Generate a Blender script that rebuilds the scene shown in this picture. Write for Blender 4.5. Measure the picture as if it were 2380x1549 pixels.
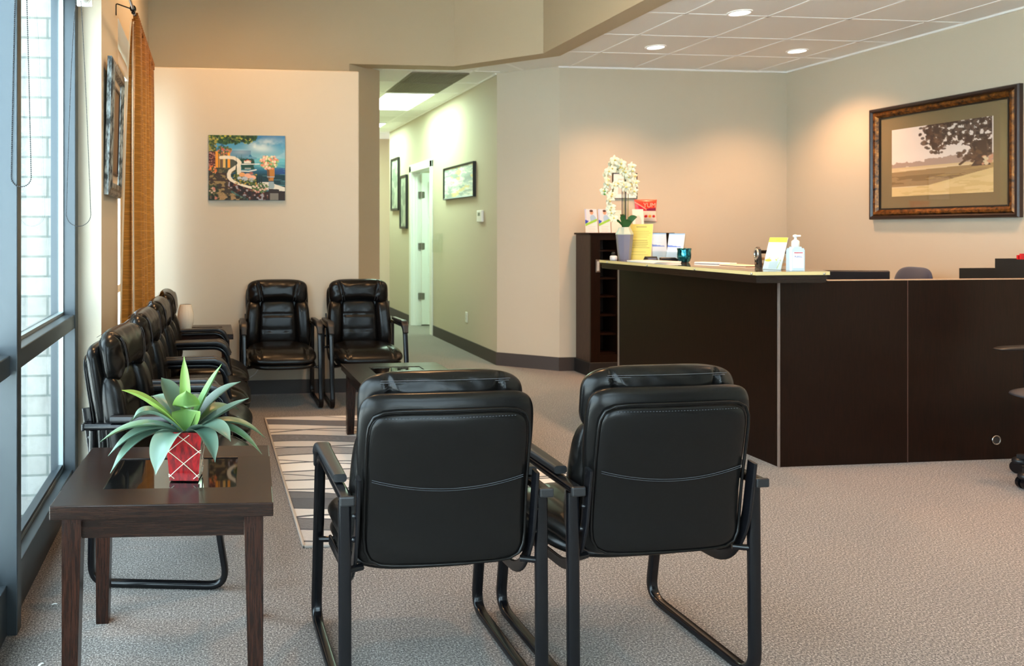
import bpy, bmesh, math, random
import numpy as np
from mathutils import Vector, Matrix
random.seed(7)
PI = math.pi
for o in list(bpy.data.objects): bpy.data.objects.remove(o)
sc = bpy.context.scene
C = sc.collection

# ---------------------------------------------------------------- camera
PSI = math.radians(6.127)
cd = bpy.data.cameras.new('camera'); cam = bpy.data.objects.new('camera', cd); C.objects.link(cam)
cam.location = (0, 0, 1.36); cam.rotation_euler = (PI / 2, 0, -PSI)
cd.sensor_width = 36; cd.sensor_fit = 'HORIZONTAL'; cd.lens = 1770 / 2380 * 36
cd.shift_x = (1190 - 674) / 2380; cd.shift_y = -(774.5 - 535) / 2380
cd.dof.use_dof = True; cd.dof.focus_distance = 2.7; cd.dof.aperture_fstop = 5.0
cd.clip_start = 0.05
sc.camera = cam
# ---------------------------------------------------------------- view
sc.view_settings.view_transform = 'Standard'; sc.view_settings.look = 'None'
sc.view_settings.gamma = 1; sc.view_settings.use_curve_mapping = False
sc.view_settings.exposure = 0.34
sc.cycles.use_denoising = True
sc.cycles.max_bounces = 10; sc.cycles.diffuse_bounces = 6; sc.cycles.transparent_max_bounces = 16
sc.cycles.sample_clamp_indirect = 6
sc.cycles.caustics_reflective = False; sc.cycles.caustics_refractive = False
# ---------------------------------------------------------------- world (bright overcast sky)
w = bpy.data.worlds.new('sky'); sc.world = w; w.use_nodes = True
bg = w.node_tree.nodes['Background']; bg.inputs[0].default_value = (0.70, 0.86, 1.0, 1); bg.inputs[1].default_value = 11.5
sl = bpy.data.lights.new('sun', 'SUN'); sl.energy = 20; sl.angle = .02; so_ = bpy.data.objects.new('sun', sl); C.objects.link(so_)
so_.rotation_euler = (0, math.radians(12), 0)   # high sun from over the roof: it lights the pale paving outside, never the room


def area(name, loc, rot, sx, sy, energy, col, portal=False, spread=PI):
    l = bpy.data.lights.new(name, 'AREA'); l.shape = 'RECTANGLE'; l.size = sx; l.size_y = sy
    l.energy = energy; l.color = col; l.spread = spread
    if portal: l.cycles.is_portal = True
    o = bpy.data.objects.new(name, l); C.objects.link(o); o.location = loc; o.rotation_euler = rot
    return o


# portals only guide the sampling of the sky through the real window openings
area('portal', (-0.80, 0.5, 1.3), (0, -PI / 2, 0), 2.7, 6.9, 1, (1, 1, 1), True)
area('portal', (-0.80, 5.45, 1.35), (0, -PI / 2, 0), 2.6, 1.65, 1, (1, 1, 1), True)
area('portal', (1.65, -3.15, 1.25), (PI / 2, 0, 0), 2.1, 2.1, 1, (1, 1, 1), True)

WARM = (1.0, 0.53, 0.26)
HALLC = (0.62, 1.0, 0.70)
# recessed cans of the reception ceiling (the three in view, plus unseen ones added for more light)
CANS = [(3.835, 5.147), (3.835, 6.191), (5.157, 6.191)]
CANS_ADDED = [(3.835, 4.1), (5.157, 4.1), (3.835, 2.4), (5.157, 2.4)]
for (x, y) in CANS + CANS_ADDED:
    l = bpy.data.lights.new('can_lamp', 'SPOT'); l.energy = 95; l.color = WARM; l.spot_size = math.radians(125); l.spot_blend = 0.8
    l.shadow_soft_size = 0.07
    o = bpy.data.objects.new('can_lamp', l); C.objects.link(o); o.location = (x, y, 2.90)
# pendant-height warm lamps of the tall waiting room, above the frame
for (x, y) in [(0.2, 5.2), (1.5, 3.6)]:
    l = bpy.data.lights.new('high_ceiling_lamp', 'SPOT'); l.energy = 160; l.color = (1, .55, .24); l.spot_size = math.radians(150); l.spot_blend = 0.9
    l.shadow_soft_size = 0.1
    o = bpy.data.objects.new('high_ceiling_lamp', l); C.objects.link(o); o.location = (x, y, 4.05)


# ================================================================ materials
def s2l(c):
    return tuple(((v / 255) / 12.92 if v / 255 <= 0.04045 else ((v / 255 + 0.055) / 1.055) ** 2.4) for v in c)


def mat(name, rgb=(200, 200, 200), rough=0.5, metal=0.0, spec=0.5, lin=None, coat=0, sheen=0, trans=0, ior=1.5):
    m = bpy.data.materials.new(name); m.use_nodes = True
    b = m.node_tree.nodes['Principled BSDF']
    c = lin or s2l(rgb)
    b.inputs['Base Color'].default_value = (*c, 1); b.inputs['Roughness'].default_value = rough
    b.inputs['Metallic'].default_value = metal; b.inputs['Specular IOR Level'].default_value = spec
    b.inputs['Coat Weight'].default_value = coat; b.inputs['Sheen Weight'].default_value = sheen
    b.inputs['Transmission Weight'].default_value = trans; b.inputs['IOR'].default_value = ior
    return m


def N(m, t, **kw):
    n = m.node_tree.nodes.new(t)
    for k, v in kw.items(): setattr(n, k, v)
    return n


def L(m, a, b): m.node_tree.links.new(a, b)


def BS(m): return m.node_tree.nodes['Principled BSDF']


def coords(m, scale=(1, 1, 1), kind='Object'):
    tc = N(m, 'ShaderNodeTexCoord'); mp = N(m, 'ShaderNodeMapping'); mp.inputs['Scale'].default_value = scale
    L(m, tc.outputs[kind], mp.inputs['Vector']); return mp.outputs[0]


def noise(m, vec, scale, detail=4, rough=0.6):
    n = N(m, 'ShaderNodeTexNoise'); n.inputs['Scale'].default_value = scale; n.inputs['Detail'].default_value = detail
    n.inputs['Roughness'].default_value = rough
    L(m, vec, n.inputs['Vector']); return n


def ramp(m, fac, stops, interp='LINEAR'):
    r = N(m, 'ShaderNodeValToRGB'); r.color_ramp.interpolation = interp
    els = r.color_ramp.elements
    while len(els) < len(stops): els.new(0.5)
    for e, (p, c) in zip(els, stops): e.position = p; e.color = (*c, 1)
    L(m, fac, r.inputs[0]); return r


def bump(m, h, strength=0.2, dist=0.002):
    b = N(m, 'ShaderNodeBump'); b.inputs['Strength'].default_value = strength; b.inputs['Distance'].default_value = dist
    L(m, h, b.inputs['Height']); L(m, b.outputs[0], BS(m).inputs['Normal']); return b


def mth(m, op, a, b=None, c=None):
    n = N(m, 'ShaderNodeMath', operation=op)
    for i, v in enumerate((a, b, c)):
        if v is None: continue
        if isinstance(v, (int, float)): n.inputs[i].default_value = v
        else: L(m, v, n.inputs[i])
    return n.outputs[0]


def m_wall(name, rgb):
    m = mat(name, rgb, 0.75, spec=0.25)
    v = coords(m); n = noise(m, v, 160, 3); bump(m, n.outputs[0], 0.25, 0.0015); return m


M_WALL = m_wall('painted_wall', (197, 187, 168))
M_WALLUP = m_wall('shaded_wall_paint', (186, 170, 143))  # same wall paint; its warm shade is put into a tanner colour
M_CEIL = m_wall('ceiling_tile', (240, 240, 238))
M_GRID = mat('ceiling_grid', (250, 250, 248), 0.5)
M_WHITE = mat('white_paint', (236, 238, 234), 0.45)
M_PLAST = mat('white_plastic', (230, 230, 226), 0.4)
M_FRAME = mat('bronze_aluminium', (74, 80, 84), 0.38, metal=0.75)
M_BLACKM = mat('black_metal', lin=(0.004, 0.004, 0.005), rough=0.22, spec=0.4)
M_BLACKP = mat('black_plastic', lin=(0.012, 0.012, 0.013), rough=0.4)
M_CHROME = mat('satin_metal', (190, 188, 184), 0.3, metal=1)
M_GRATE = mat('dark_grate', (128, 120, 106), 0.7)
M_PAPER = mat('paper', (240, 240, 236), 0.6)


def m_baseboard():
    m = mat('rubber_baseboard', (62, 54, 50), 0.5); return m


M_BASE = m_baseboard()


def m_carpet():
    m = mat('carpet', (150, 135, 125), 0.95, spec=0.1, sheen=0.2)
    v = coords(m)
    n1 = noise(m, v, 150, 6, 0.85); n2 = noise(m, v, 2.2, 3); n3 = noise(m, v, 520, 2)
    a = mth(m, 'ADD', mth(m, 'MULTIPLY', n1.outputs[0], 0.75), mth(m, 'MULTIPLY', n3.outputs[0], 0.25))
    r = ramp(m, a, [(0.42, s2l((36, 31, 30))), (0.475, s2l((88, 81, 77))), (0.53, s2l((128, 119, 112))), (0.60, s2l((208, 200, 192)))])
    mx = N(m, 'ShaderNodeMixRGB', blend_type='MULTIPLY'); mx.inputs[0].default_value = 0.35
    L(m, r.outputs[0], mx.inputs[1])
    r2 = ramp(m, n2.outputs[0], [(0.35, (0.8, 0.8, 0.8)), (0.65, (1, 1, 1))]); L(m, r2.outputs[0], mx.inputs[2])
    L(m, mx.outputs[0], BS(m).inputs['Base Color']); bump(m, a, 0.2, 0.002)
    return m


M_CARPET = m_carpet()


def m_leather(name='black_leather'):
    m = mat(name, lin=(0.005, 0.0045, 0.0042), rough=0.27, spec=0.25)
    v = coords(m); n = noise(m, v, 420, 3); n2 = noise(m, v, 9, 1)
    n4 = noise(m, v, 5, 1)
    r = ramp(m, n4.outputs[0], [(0.3, (0.21, 0.21, 0.21)), (0.7, (0.31, 0.31, 0.31))]); m.node_tree.nodes.remove(r)
    a = mth(m, 'ADD', mth(m, 'MULTIPLY', n.outputs[0], 0.10), mth(m, 'MULTIPLY', n2.outputs[0], .6))
    bump(m, a, 0.16, 0.005); return m


M_LEATH = m_leather()
M_THREAD = mat('grey_thread', (70, 72, 78), 0.6)


def m_wood(name, dark, light, scale=(1, 1, 1), rough=0.35, coat=0.0):
    m = mat(name, dark, rough, spec=0.35, coat=coat)
    v = coords(m, scale); n = noise(m, v, 14, 6, 0.65)
    r = ramp(m, n.outputs[0], [(0.35, s2l(dark)), (0.72, s2l(light))]); L(m, r.outputs[0], BS(m).inputs['Base Color'])
    bump(m, n.outputs[0], 0.12, 0.001)
    return m


M_WOODX = m_wood('espresso_wood_x', (20, 12, 9), (46, 28, 20), (0.8, 14, 14), 0.24)
M_WOODZ = m_wood('espresso_wood_z', (20, 11, 8), (56, 30, 20), (14, 14, 0.8), 0.26)
M_DESK = m_wood('espresso_laminate', (18, 8, 4), (33, 16, 8), (10, 10, 0.6), 0.36)
BS(M_DESK).inputs['Specular IOR Level'].default_value = .16
M_EDGE = mat('laminate_edge', (118, 104, 96), 0.35)


def m_pane(name, tint=(1, 1, 1), refl=0.55):
    m = bpy.data.materials.new(name); m.use_nodes = True; nt = m.node_tree; nt.nodes.clear()
    o = nt.nodes.new('ShaderNodeOutputMaterial'); mx = nt.nodes.new('ShaderNodeMixShader')
    t = nt.nodes.new('ShaderNodeBsdfTransparent'); t.inputs[0].default_value = (*tint, 1)
    g = nt.nodes.new('ShaderNodeBsdfGlossy'); g.inputs['Roughness'].default_value = 0.02
    lw = nt.nodes.new('ShaderNodeLayerWeight'); lw.inputs[0].default_value = .5
    p = nt.nodes.new('ShaderNodeMath'); p.operation = 'POWER'; p.inputs[1].default_value = 5; nt.links.new(lw.outputs['Facing'], p.inputs[0])
    f = nt.nodes.new('ShaderNodeMath'); f.operation = 'MULTIPLY_ADD'; f.inputs[1].default_value = refl; f.inputs[2].default_value = .03; nt.links.new(p.outputs[0], f.inputs[0])
    nt.links.new(f.outputs[0], mx.inputs[0]); nt.links.new(t.outputs[0], mx.inputs[1]); nt.links.new(g.outputs[0], mx.inputs[2])
    nt.links.new(mx.outputs[0], o.inputs[0]); return m


M_PANE = m_pane('window_glass', (0.93, 0.97, 0.96))
M_PANE2 = m_pane('picture_glass')
M_BLKGLASS = mat('dark_table_glass', lin=(0.004, 0.004, 0.004), rough=0.03, spec=0.9)


def m_emit(name, col, s):
    m = bpy.data.materials.new(name); m.use_nodes = True; nt = m.node_tree; nt.nodes.clear()
    o = nt.nodes.new('ShaderNodeOutputMaterial'); e = nt.nodes.new('ShaderNodeEmission')
    e.inputs[0].default_value = (*col, 1); e.inputs[1].default_value = s; nt.links.new(e.outputs[0], o.inputs[0]); return m


def m_col(name='picture_colours', rough=0.5, spec=0.3):
    m = mat(name, rough=rough, spec=spec); a = N(m, 'ShaderNodeVertexColor', layer_name='Col')
    L(m, a.outputs[0], BS(m).inputs['Base Color']); return m


M_COL = m_col(); M_COLG = m_col('glossy_print', 0.25, 0.5)


# ================================================================ mesh helpers
class MB:
    def __init__(s): s.v = []; s.f = []; s.sm = []

    def add(s, vs, fs, smooth=False):
        k = len(s.v); s.v += [tuple(p) for p in vs]
        for f in fs: s.f.append(tuple(i + k for i in f)); s.sm.append(smooth)
        return s

    def box(s, x0, x1, y0, y1, z0, z1, bev=0.0, seg=2):
        if bev <= 0:
            vs = [(x, y, z) for x in (x0, x1) for y in (y0, y1) for z in (z0, z1)]
            return s.add(vs, [(0, 1, 3, 2), (4, 6, 7, 5), (0, 4, 5, 1), (2, 3, 7, 6), (0, 2, 6, 4), (1, 5, 7, 3)])
        bm = bmesh.new(); bmesh.ops.create_cube(bm, size=1)
        for v in bm.verts: v.co = Vector(((x0 + x1) / 2 + v.co.x * (x1 - x0), (y0 + y1) / 2 + v.co.y * (y1 - y0), (z0 + z1) / 2 + v.co.z * (z1 - z0)))
        bmesh.ops.bevel(bm, geom=list(bm.edges), offset=bev, segments=seg, profile=0.5, affect='EDGES')
        s.frombm(bm); return s

    def frombm(s, bm, smooth=False):
        bm.verts.ensure_lookup_table(); bm.verts.index_update()
        s.add([v.co[:] for v in bm.verts], [[v.index for v in f.verts] for f in bm.faces], smooth); bm.free()

    def prism(s, poly, z0, z1, smooth=False):
        n = len(poly); vs = [(x, y, z0) for x, y in poly] + [(x, y, z1) for x, y in poly]
        s.add(vs, [tuple(range(n - 1, -1, -1)), tuple(range(n, 2 * n))])
        s.add(vs, [(i, (i + 1) % n, n + (i + 1) % n, n + i) for i in range(n)], smooth); return s

    def sweep(s, path, prof, up=(1, 0, 0), closed=False, cap=True, smooth=True, scale=None):
        """prof: list of (a,b): a along 'up' (binormal), b along the in-plane normal"""
        P = [Vector(p) for p in path]; n = len(P); m = len(prof); up = Vector(up); vs = []
        for i, p in enumerate(P):
            if closed: t = P[(i + 1) % n] - P[i - 1]
            else: t = P[min(i + 1, n - 1)] - P[max(i - 1, 0)]
            t.normalize()
            side = up - t * up.dot(t)
            if side.length < 1e-5: side = Vector((0, 0, 1)) - t * t.z
            side.normalize(); nn = t.cross(side)
            k = scale[i] if scale else 1
            for a, b in prof: vs.append(p + side * a * k + nn * b * k)
        fs = []
        for i in range(n if closed else n - 1):
            j = (i + 1) % n
            for q in range(m): fs.append((i * m + q, i * m + (q + 1) % m, j * m + (q + 1) % m, j * m + q))
        s.add(vs, fs, smooth)
        if cap and not closed: s.add(vs[:m], [tuple(range(m - 1, -1, -1))]); s.add(vs[-m:], [tuple(range(m))])
        return s

    def tube(s, path, r, n=10, **k):
        return s.sweep(path, [(r * math.cos(2 * PI * i / n), r * math.sin(2 * PI * i / n)) for i in range(n)], **k)

    def lathe(s, prof, n=24, c=(0, 0, 0), smooth=True):
        m = len(prof); vs = []
        for i in range(n):
            a = 2 * PI * i / n
            for r, z in prof: vs.append((c[0] + r * math.cos(a), c[1] + r * math.sin(a), c[2] + z))
        fs = []
        for i in range(n):
            j = (i + 1) % n
            for q in range(m - 1): fs.append((i * m + q, j * m + q, j * m + q + 1, i * m + q + 1))
        s.add(vs, fs, smooth); return s

    def sphere(s, c, r, n=10, sc_=(1, 1, 1)):
        prof = [(r * math.sin(PI * i / n) + 1e-6, -r * math.cos(PI * i / n)) for i in range(n + 1)]
        k = len(s.v); s.lathe(prof, n * 2, (0, 0, 0))
        for i in range(k, len(s.v)):
            x, y, z = s.v[i]; s.v[i] = (x * sc_[0] + c[0], y * sc_[1] + c[1], z * sc_[2] + c[2])
        return s

    def grid(s, fn, nu, nv, smooth=True, close=False):
        vs = [fn(i / nu, j / nv) for j in range(nv + 1) for i in range(nu + 1)]
        s.add(vs, [(j * (nu + 1) + i, j * (nu + 1) + i + 1, (j + 1) * (nu + 1) + i + 1, (j + 1) * (nu + 1) + i) for j in range(nv) for i in range(nu)], smooth)
        return s

    def xf(s, M_, start=0):
        for i in range(start, len(s.v)): s.v[i] = tuple(M_ @ Vector(s.v[i]))
        return s

    def build(s, name, m=None, parent=None, label=None, cat=None, group=None, kind=None, loc=None, rz=0, weld=False):
        me = bpy.data.meshes.new(name); me.from_pydata(s.v, [], s.f)
        me.polygons.foreach_set('use_smooth', s.sm)
        if m: me.materials.append(m)
        me.update()
        o = bpy.data.objects.new(name, me); C.objects.link(o)
        if parent: o.parent = parent
        if loc: o.location = loc
        o.rotation_euler.z = rz
        bm = bmesh.new(); bm.from_mesh(me)
        if weld: bmesh.ops.remove_doubles(bm, verts=bm.verts, dist=1e-5)
        bmesh.ops.recalc_face_normals(bm, faces=bm.faces); bm.to_mesh(me); bm.free()
        tag(o, label, cat, group, kind); return o


def tag(o, label=None, cat=None, group=None, kind=None):
    for k, v in (('label', label), ('category', cat), ('group', group), ('kind', kind)):
        if v: o[k] = v
    return o


def thing(name, label, cat, loc=(0, 0, 0), rz=0, group=None):
    o = bpy.data.objects.new(name, None); C.objects.link(o); o.empty_display_size = 0.1
    o.location = loc; o.rotation_euler.z = rz; return tag(o, label, cat, group)


def copy_tree(o, parent=None):
    c = o.copy(); C.objects.link(c); c.parent = parent
    for ch in [q for q in C.objects if q.parent == o]: copy_tree(ch, c)
    return c


def fillet(pts, rad, n=6):
    P = [Vector(p) for p in pts]; out = [P[0]]
    for i in range(1, len(P) - 1):
        r = rad[i] if isinstance(rad, (list, tuple)) else rad
        a = (P[i - 1] - P[i]); b = (P[i + 1] - P[i]); r = min(r, a.length * .49, b.length * .49)
        A = P[i] + a.normalized() * r; B_ = P[i] + b.normalized() * r
        for k in range(n + 1):
            t = k / n; out.append(A * (1 - t) ** 2 + P[i] * 2 * t * (1 - t) + B_ * t * t)
    out.append(P[-1]); return out


def rrect(a, b, r, n=4):
    """rounded rectangle profile, half sizes a, b"""
    out = []
    for cx, cy, a0 in ((a - r, b - r, 0), (-a + r, b - r, PI / 2), (-a + r, -b + r, PI), (a - r, -b + r, 3 * PI / 2)):
        for k in range(n + 1): t = a0 + PI / 2 * k / n; out.append((cx + r * math.cos(t), cy + r * math.sin(t)))
    return out


def lerp_tab(t, tab):
    for (a, va), (b, vb) in zip(tab, tab[1:]):
        if t <= b:
            k = (t - a) / (b - a); return va + (vb - va) * k
    return tab[-1][1]


def smooth_tab(t, tab):  # average of nearby samples = rounded polyline
    return sum(lerp_tab(min(max(t + d, tab[0][0]), tab[-1][0]), tab) for d in (-.04, -.02, 0, .02, .04)) / 5


# ================================================================ the room shell
YB = 6.30      # low wall behind the far chairs
def struct(mb, name, m): return mb.build(name, m, kind='structure')


fl = MB().box(-0.70, 7.0, -3.2, 14, -0.1, 0); struct(fl, 'floor', M_CARPET)
# left wall with two openings
b = MB()
b.box(-0.78, -0.54, 3.95, 4.66, 0, 4.3)
b.box(-0.78, -0.54, 4.66, 6.25, 2.64, 4.3); b.box(-0.78, -0.54, 4.66, 6.25, 0, 0.12); b.box(-0.78, -0.54, 6.25, 7.02, 0, 4.3)
b.box(-0.78, -0.54, -3.2, 3.95, 2.62, 4.3)
struct(b, 'wall_left', M_WALL)
# low projecting wall with ledge behind the chairs
b = MB().box(-0.54, 1.262, YB, 7.02, 0, 2.695, 0.012, 3); struct(b, 'wall_back_ledge', M_WALL)
b = MB().box(-0.54, 1.311, 7.02, 7.2, 0, 4.3)
b.prism([(1.311, 7.02), (1.677, 7.36), (1.677, 14.0), (1.5, 14.0), (1.5, 7.45), (1.311, 7.3)], 0, 2.93)
struct(b, 'wall_back_upper', M_WALLUP)
# bulkhead: faces of the dropped ceiling
bp = [(1.311, 7.02), (2.32, 7.02), (2.93, 6.42), (2.93, -3.2), (3.12, -3.2), (3.12, 6.50), (2.40, 7.20), (1.311, 7.20)]
struct(MB().prism(bp, 2.915, 4.3), 'wall_bulkhead', M_WALLUP)
# hallway right wall with a door opening  (x 2.89)
HX = 2.89
DY0, DY1, DZ = 9.66, 10.62, 2.20
b = MB()
b.prism([(HX, 7.40), (HX, DY0), (HX + .13, DY0), (HX + .13, 7.45), (3.42, 7.15), (5.74, 7.15), (5.74, 7.03), (3.37, 7.03)], 0, 2.95)
struct(b, 'wall_hall_right', M_WALL)
b = MB().box(HX, HX + .13, DY1, 11.97, 0, 2.95).box(HX, HX + .13, DY0, DY1, DZ, 2.95); struct(b, 'wall_hall_beyond_door', M_WALL)
b = MB().box(1.6, 5.5, 12.95, 13.1, 0, 2.95).box(HX + .1, 5.2, 11.85, 11.97, 0, 2.95); struct(b, 'wall_hall_end', M_WALLUP)
b = MB().box(HX + .13, 5.3, 11.3, 11.4, 0, 2.95).box(5.2, 5.3, 7.15, 11.4, 0, 2.95); struct(b, 'wall_side_room', M_WALL)
b = MB().box(5.74, 5.9, -3.2, 7.2, 0, 2.95); struct(b, 'wall_right', M_WALL)
b = MB().box(-0.78, 0.6, -3.2, -3.0, 0, 4.3).box(2.7, 5.9, -3.2, -3.0, 0, 4.3).box(0.6, 2.7, -3.2, -3.0, 2.3, 2.8).box(0.6, 2.7, -3.2, -3.0, 4.0, 4.3); struct(b, 'wall_front', m_wall('brown_wall', (118, 96, 76)))  # unseen wall, browned to darken reflections in the chair leather
# ceilings
b = MB().box(-0.78, 3.0, -3.2, 7.2, 4.2, 4.35); struct(b, 'ceiling_high', M_WALL)
b = MB().prism([(3.05, -3.2), (5.9, -3.2), (5.9, 7.2), (5.5, 14), (1.3, 14), (1.3, 7.1), (2.36, 7.1), (3.05, 6.44)], 2.94, 3.0); struct(b, 'ceiling', M_CEIL)
# ceiling grid bars
b = MB()
def bar(p, q, wd=0.024):
    p = Vector((*p, 0)); q = Vector((*q, 0)); t = (q - p).normalized(); n = Vector((-t.y, t.x, 0)) * wd / 2
    b.prism([(p - n).to_tuple()[:2], (q - n).to_tuple()[:2], (q + n).to_tuple()[:2], (p + n).to_tuple()[:2]], 2.936, 2.945)
for k in range(4): bar((3.464 + .65 * k, -3), (3.464 + .65 * k, 7.02))
for k in range(17):
    y = 6.438 - .61 * k; bar((3.13 if y < 6.5 else 3.05, y), (5.73, y))
for x in (2.008, 2.62): bar((x, 7.21), (x, 12.9))
y = 7.33
for k in range(10): bar((1.7, y), (HX, y)); y += .6
bar((2.78, 6.93), (3.08, 7.22)); bar((3.13, 6.56), (3.05, 6.64))
struct(b, 'trim_ceiling_grid', M_GRID)
b = MB(); b.prism([(3.36, 7.03), (5.74, 7.03), (5.74, 7.01), (3.35, 7.01)], 2.925, 2.94)
b.box(5.72, 5.74, -3, 7.02, 2.925, 2.94); b.box(HX - .015, HX, 7.41, 11.9, 2.925, 2.94); struct(b, 'trim_ceiling_angle', M_GRID)
# ceiling vents of the hallway
for i, (y0, y1) in enumerate(((7.42, 7.92), (7.95, 8.50))):
    t = thing('ceiling_vent', ('dark square ceiling grille in the hallway, nearest the bulkhead', 'dark square ceiling grille directly before the hallway light panel')[i], 'ceiling vent', (2.315, (y0 + y1) / 2, 2.935), group='hallway ceiling grilles')
    hy = (y1 - y0) / 2
    MB().box(-.29, .29, -hy, hy, 0.0, .006).build('backing', M_GRATE, t)
    MB().box(-.30, -.28, -hy, hy, -.006, .0).box(.28, .30, -hy, hy, -.006, 0).box(-.28, .28, -hy, -hy + .02, -.006, 0).box(-.28, .28, hy - .02, hy, -.006, 0).build('frame', M_GRATE, t)
    g = MB()
    for k in range(22): g.box(-.28 + k * .0255, -.277 + k * .0255, -hy + .02, hy - .02, -.005, 0)
    g.build('grille', M_GRATE, t)
M_TROF = m_emit('light_panel', (0.92, 1.0, 0.93), 5.5)
for i, (y0, y1) in enumerate(((8.55, 9.76), (10.97, 12.18))):
    t = thing('ceiling_light_panel', ('large bright rectangular light panel in the hallway ceiling', 'small sliver of a light panel deeper in the hallway ceiling')[i], 'ceiling light', (2.315, (y0 + y1) / 2, 2.93), group='hallway light panels')
    hy = (y1 - y0) / 2
    MB().box(-.285, .285, -hy + .02, hy - .02, 0, .006).build('diffuser', M_TROF, t)
    MB().box(-.30, -.285, -hy, hy, -.003, .009).box(.285, .30, -hy, hy, -.003, .009).box(-.285, .285, -hy, -hy + .02, -.003, .009).box(-.285, .285, hy - .02, hy, -.003, .009).build('frame', M_GRID, t)
    area('panel_lamp', (2.315, (y0 + y1) / 2, 2.91), (0, 0, 0), .55, 1.15, 36, HALLC)
# unseen panel of the side room behind the door
area('side_room_lamp', (4.0, 9.8, 2.9), (0, 0, 0), .55, 1.15, 45, HALLC)
M_CAN = m_emit('can_glow', (1, .93, .82), 14)
CL = ['recessed round ceiling light, nearest the bulkhead and topmost in view', 'recessed round ceiling light over the cabinet, left one of the lower two', 'recessed round ceiling light by the right wall corner']
for i, (x, y) in enumerate(CANS + CANS_ADDED):
    if i < 3:
        t = thing('recessed_ceiling_light', CL[i], 'ceiling light', (x, y, 2.937), group='recessed lights over the reception')
    else:
        t = thing('recessed_ceiling_light', 'unseen recessed ceiling light added nearer the entrance for brightness', 'ceiling light', (x, y, 2.937), group='unseen recessed lights added over the entrance')
    MB().lathe([(0.066, 0.0), (0.069, -.006), (0.082, -.004), (0.084, 0.002)], 32).build('trim_ring', M_GRID, t)
    MB().lathe([(0.0001, -.001), (0.067, -.001)], 32).build('lens', M_CAN, t)

# baseboards
def base(poly, name, h=0.105, th=0.012):
    bb = MB()
    for p, q in zip(poly, poly[1:]):
        p = Vector((*p, 0)); q = Vector((*q, 0)); t = (q - p).normalized(); n = Vector((t.y, -t.x, 0)) * th
        p2 = p - t * .004; q2 = q + t * .004
        bb.prism([tuple(p2)[:2], tuple(q2)[:2], tuple(q2 + n)[:2], tuple(p2 + n)[:2]], 0, h)
    struct(bb, name, M_BASE)
base([(-.54, YB), (1.262, YB)], 'baseboard_back', .115)
base([(HX, DY0 - .09), (HX, 7.40)][::1], 'baseboard_hall', .13)
bb = MB(); bb.prism([(HX - .012, 7.395), (HX, 7.405), (3.37, 7.035), (3.362, 7.02)], 0, .13); struct(bb, 'baseboard_chamfer', M_BASE)
bb = MB(); bb.box(HX - .012, HX, 7.40, DY0 - .10, 0, .13).box(HX - .012, HX, DY1 + .1, 11.97, 0, .13).box(1.677, 4.5, 12.94, 12.95, 0, .13); struct(bb, 'baseboard_hall_right', M_BASE)
bb = MB().box(3.36, 5.74, 7.018, 7.03, 0, .13).box(5.728, 5.74, -3, 7.03, 0, .13); struct(bb, 'baseboard_office', M_BASE)
bb = MB().box(-.54, -.528, 4.0, 6.3, 0, .115); struct(bb, 'baseboard_left', M_BASE)
bpy.data.objects.remove(bpy.data.objects['baseboard_hall'])

# ---- windows
def pane(mb_pts, parent): pass
# window 1: storefront along the left, x from -0.76 to -0.63
W = bpy.data.objects.new('window_1', None); C.objects.link(W); W['kind'] = 'structure'
fr = MB()
fr.box(-.77, -.67, -3.0, 3.93, 0, .17, .003).box(-.735, -.715, -3.0, 3.93, .17, .20)
fr.box(-.775, -.668, -3.0, 3.93, 2.54, 2.62)
fr.build('sill_rail', M_FRAME, W)
tr = MB().box(-.775, -.66, -3.0, 3.93, .87, .94, .004); tr.build('transom', M_FRAME, W)
for y in (2.635, 1.30, -.03, -1.36, -2.7):
    MB().box(-.775, -.636, y, y + .055, 0, 2.62, .003).build('mullion', M_FRAME, W)
MB().box(-.775, -.655, 3.87, 3.95, 0, 2.62, .003).build('mullion', M_FRAME, W)
st = MB()
ys = [-3, -2.7, -1.36, -.03, 1.30, 2.635, 3.87]
for a, c_ in zip(ys, ys[1:]):
    a += .055
    for z0, z1 in ((.17, .87), (.94, 2.54)):
        st.box(-.735, -.712, a, a + .012, z0, z1).box(-.735, -.712, c_ - .012, c_, z0, z1).box(-.735, -.712, a, c_, z0, z0 + .014).box(-.735, -.712, a, c_, z1 - .014, z1)
st.build('glazing_bead', mat('glazing_bead', (150, 160, 160), .4, metal=.6), W)
g = MB(); g.box(-.726, -.722, -2.95, 3.87, .17, 2.54); g.build('pane', M_PANE, W)
# window 2: deep window behind the curtain
W = bpy.data.objects.new('window_2', None); C.objects.link(W); W['kind'] = 'structure'
MB().box(-.77, -.70, 4.66, 4.71, .12, 2.64).box(-.77, -.70, 6.20, 6.25, .12, 2.64).box(-.77, -.70, 4.71, 6.20, 2.58, 2.64).box(-.77, -.70, 4.71, 6.20, .12, .20).box(-.77, -.70, 4.71, 6.20, .87, .93).build('window_frame', M_WHITE, W)
MB().box(-.742, -.738, 4.70, 6.22, .15, 2.6).build('pane', M_PANE, W)
MB().box(-.70, -.535, 4.64, 6.26, .105, .125, .004).build('window_sill', M_WHITE, W)
# window 3: shop front behind the viewer, with an unseen high pane added for daylight
W = bpy.data.objects.new('window_3', None); C.objects.link(W); W['kind'] = 'structure'
f3 = MB().box(.6, 2.7, -3.15, -3.05, 0, .25).box(.6, 2.7, -3.15, -3.05, 2.18, 2.3)
for x, w_ in ((.6, .1), (1.55, .2), (2.6, .1)): f3.box(x, x + w_, -3.15, -3.05, .25, 2.18)
f3.build('window_frame', M_FRAME, W); MB().box(.6, 2.7, -3.11, -3.106, 2.8, 4.0).box(.65, 2.65, -3.11, -3.106, .2, 2.2).build('pane', M_PANE, W)

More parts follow.
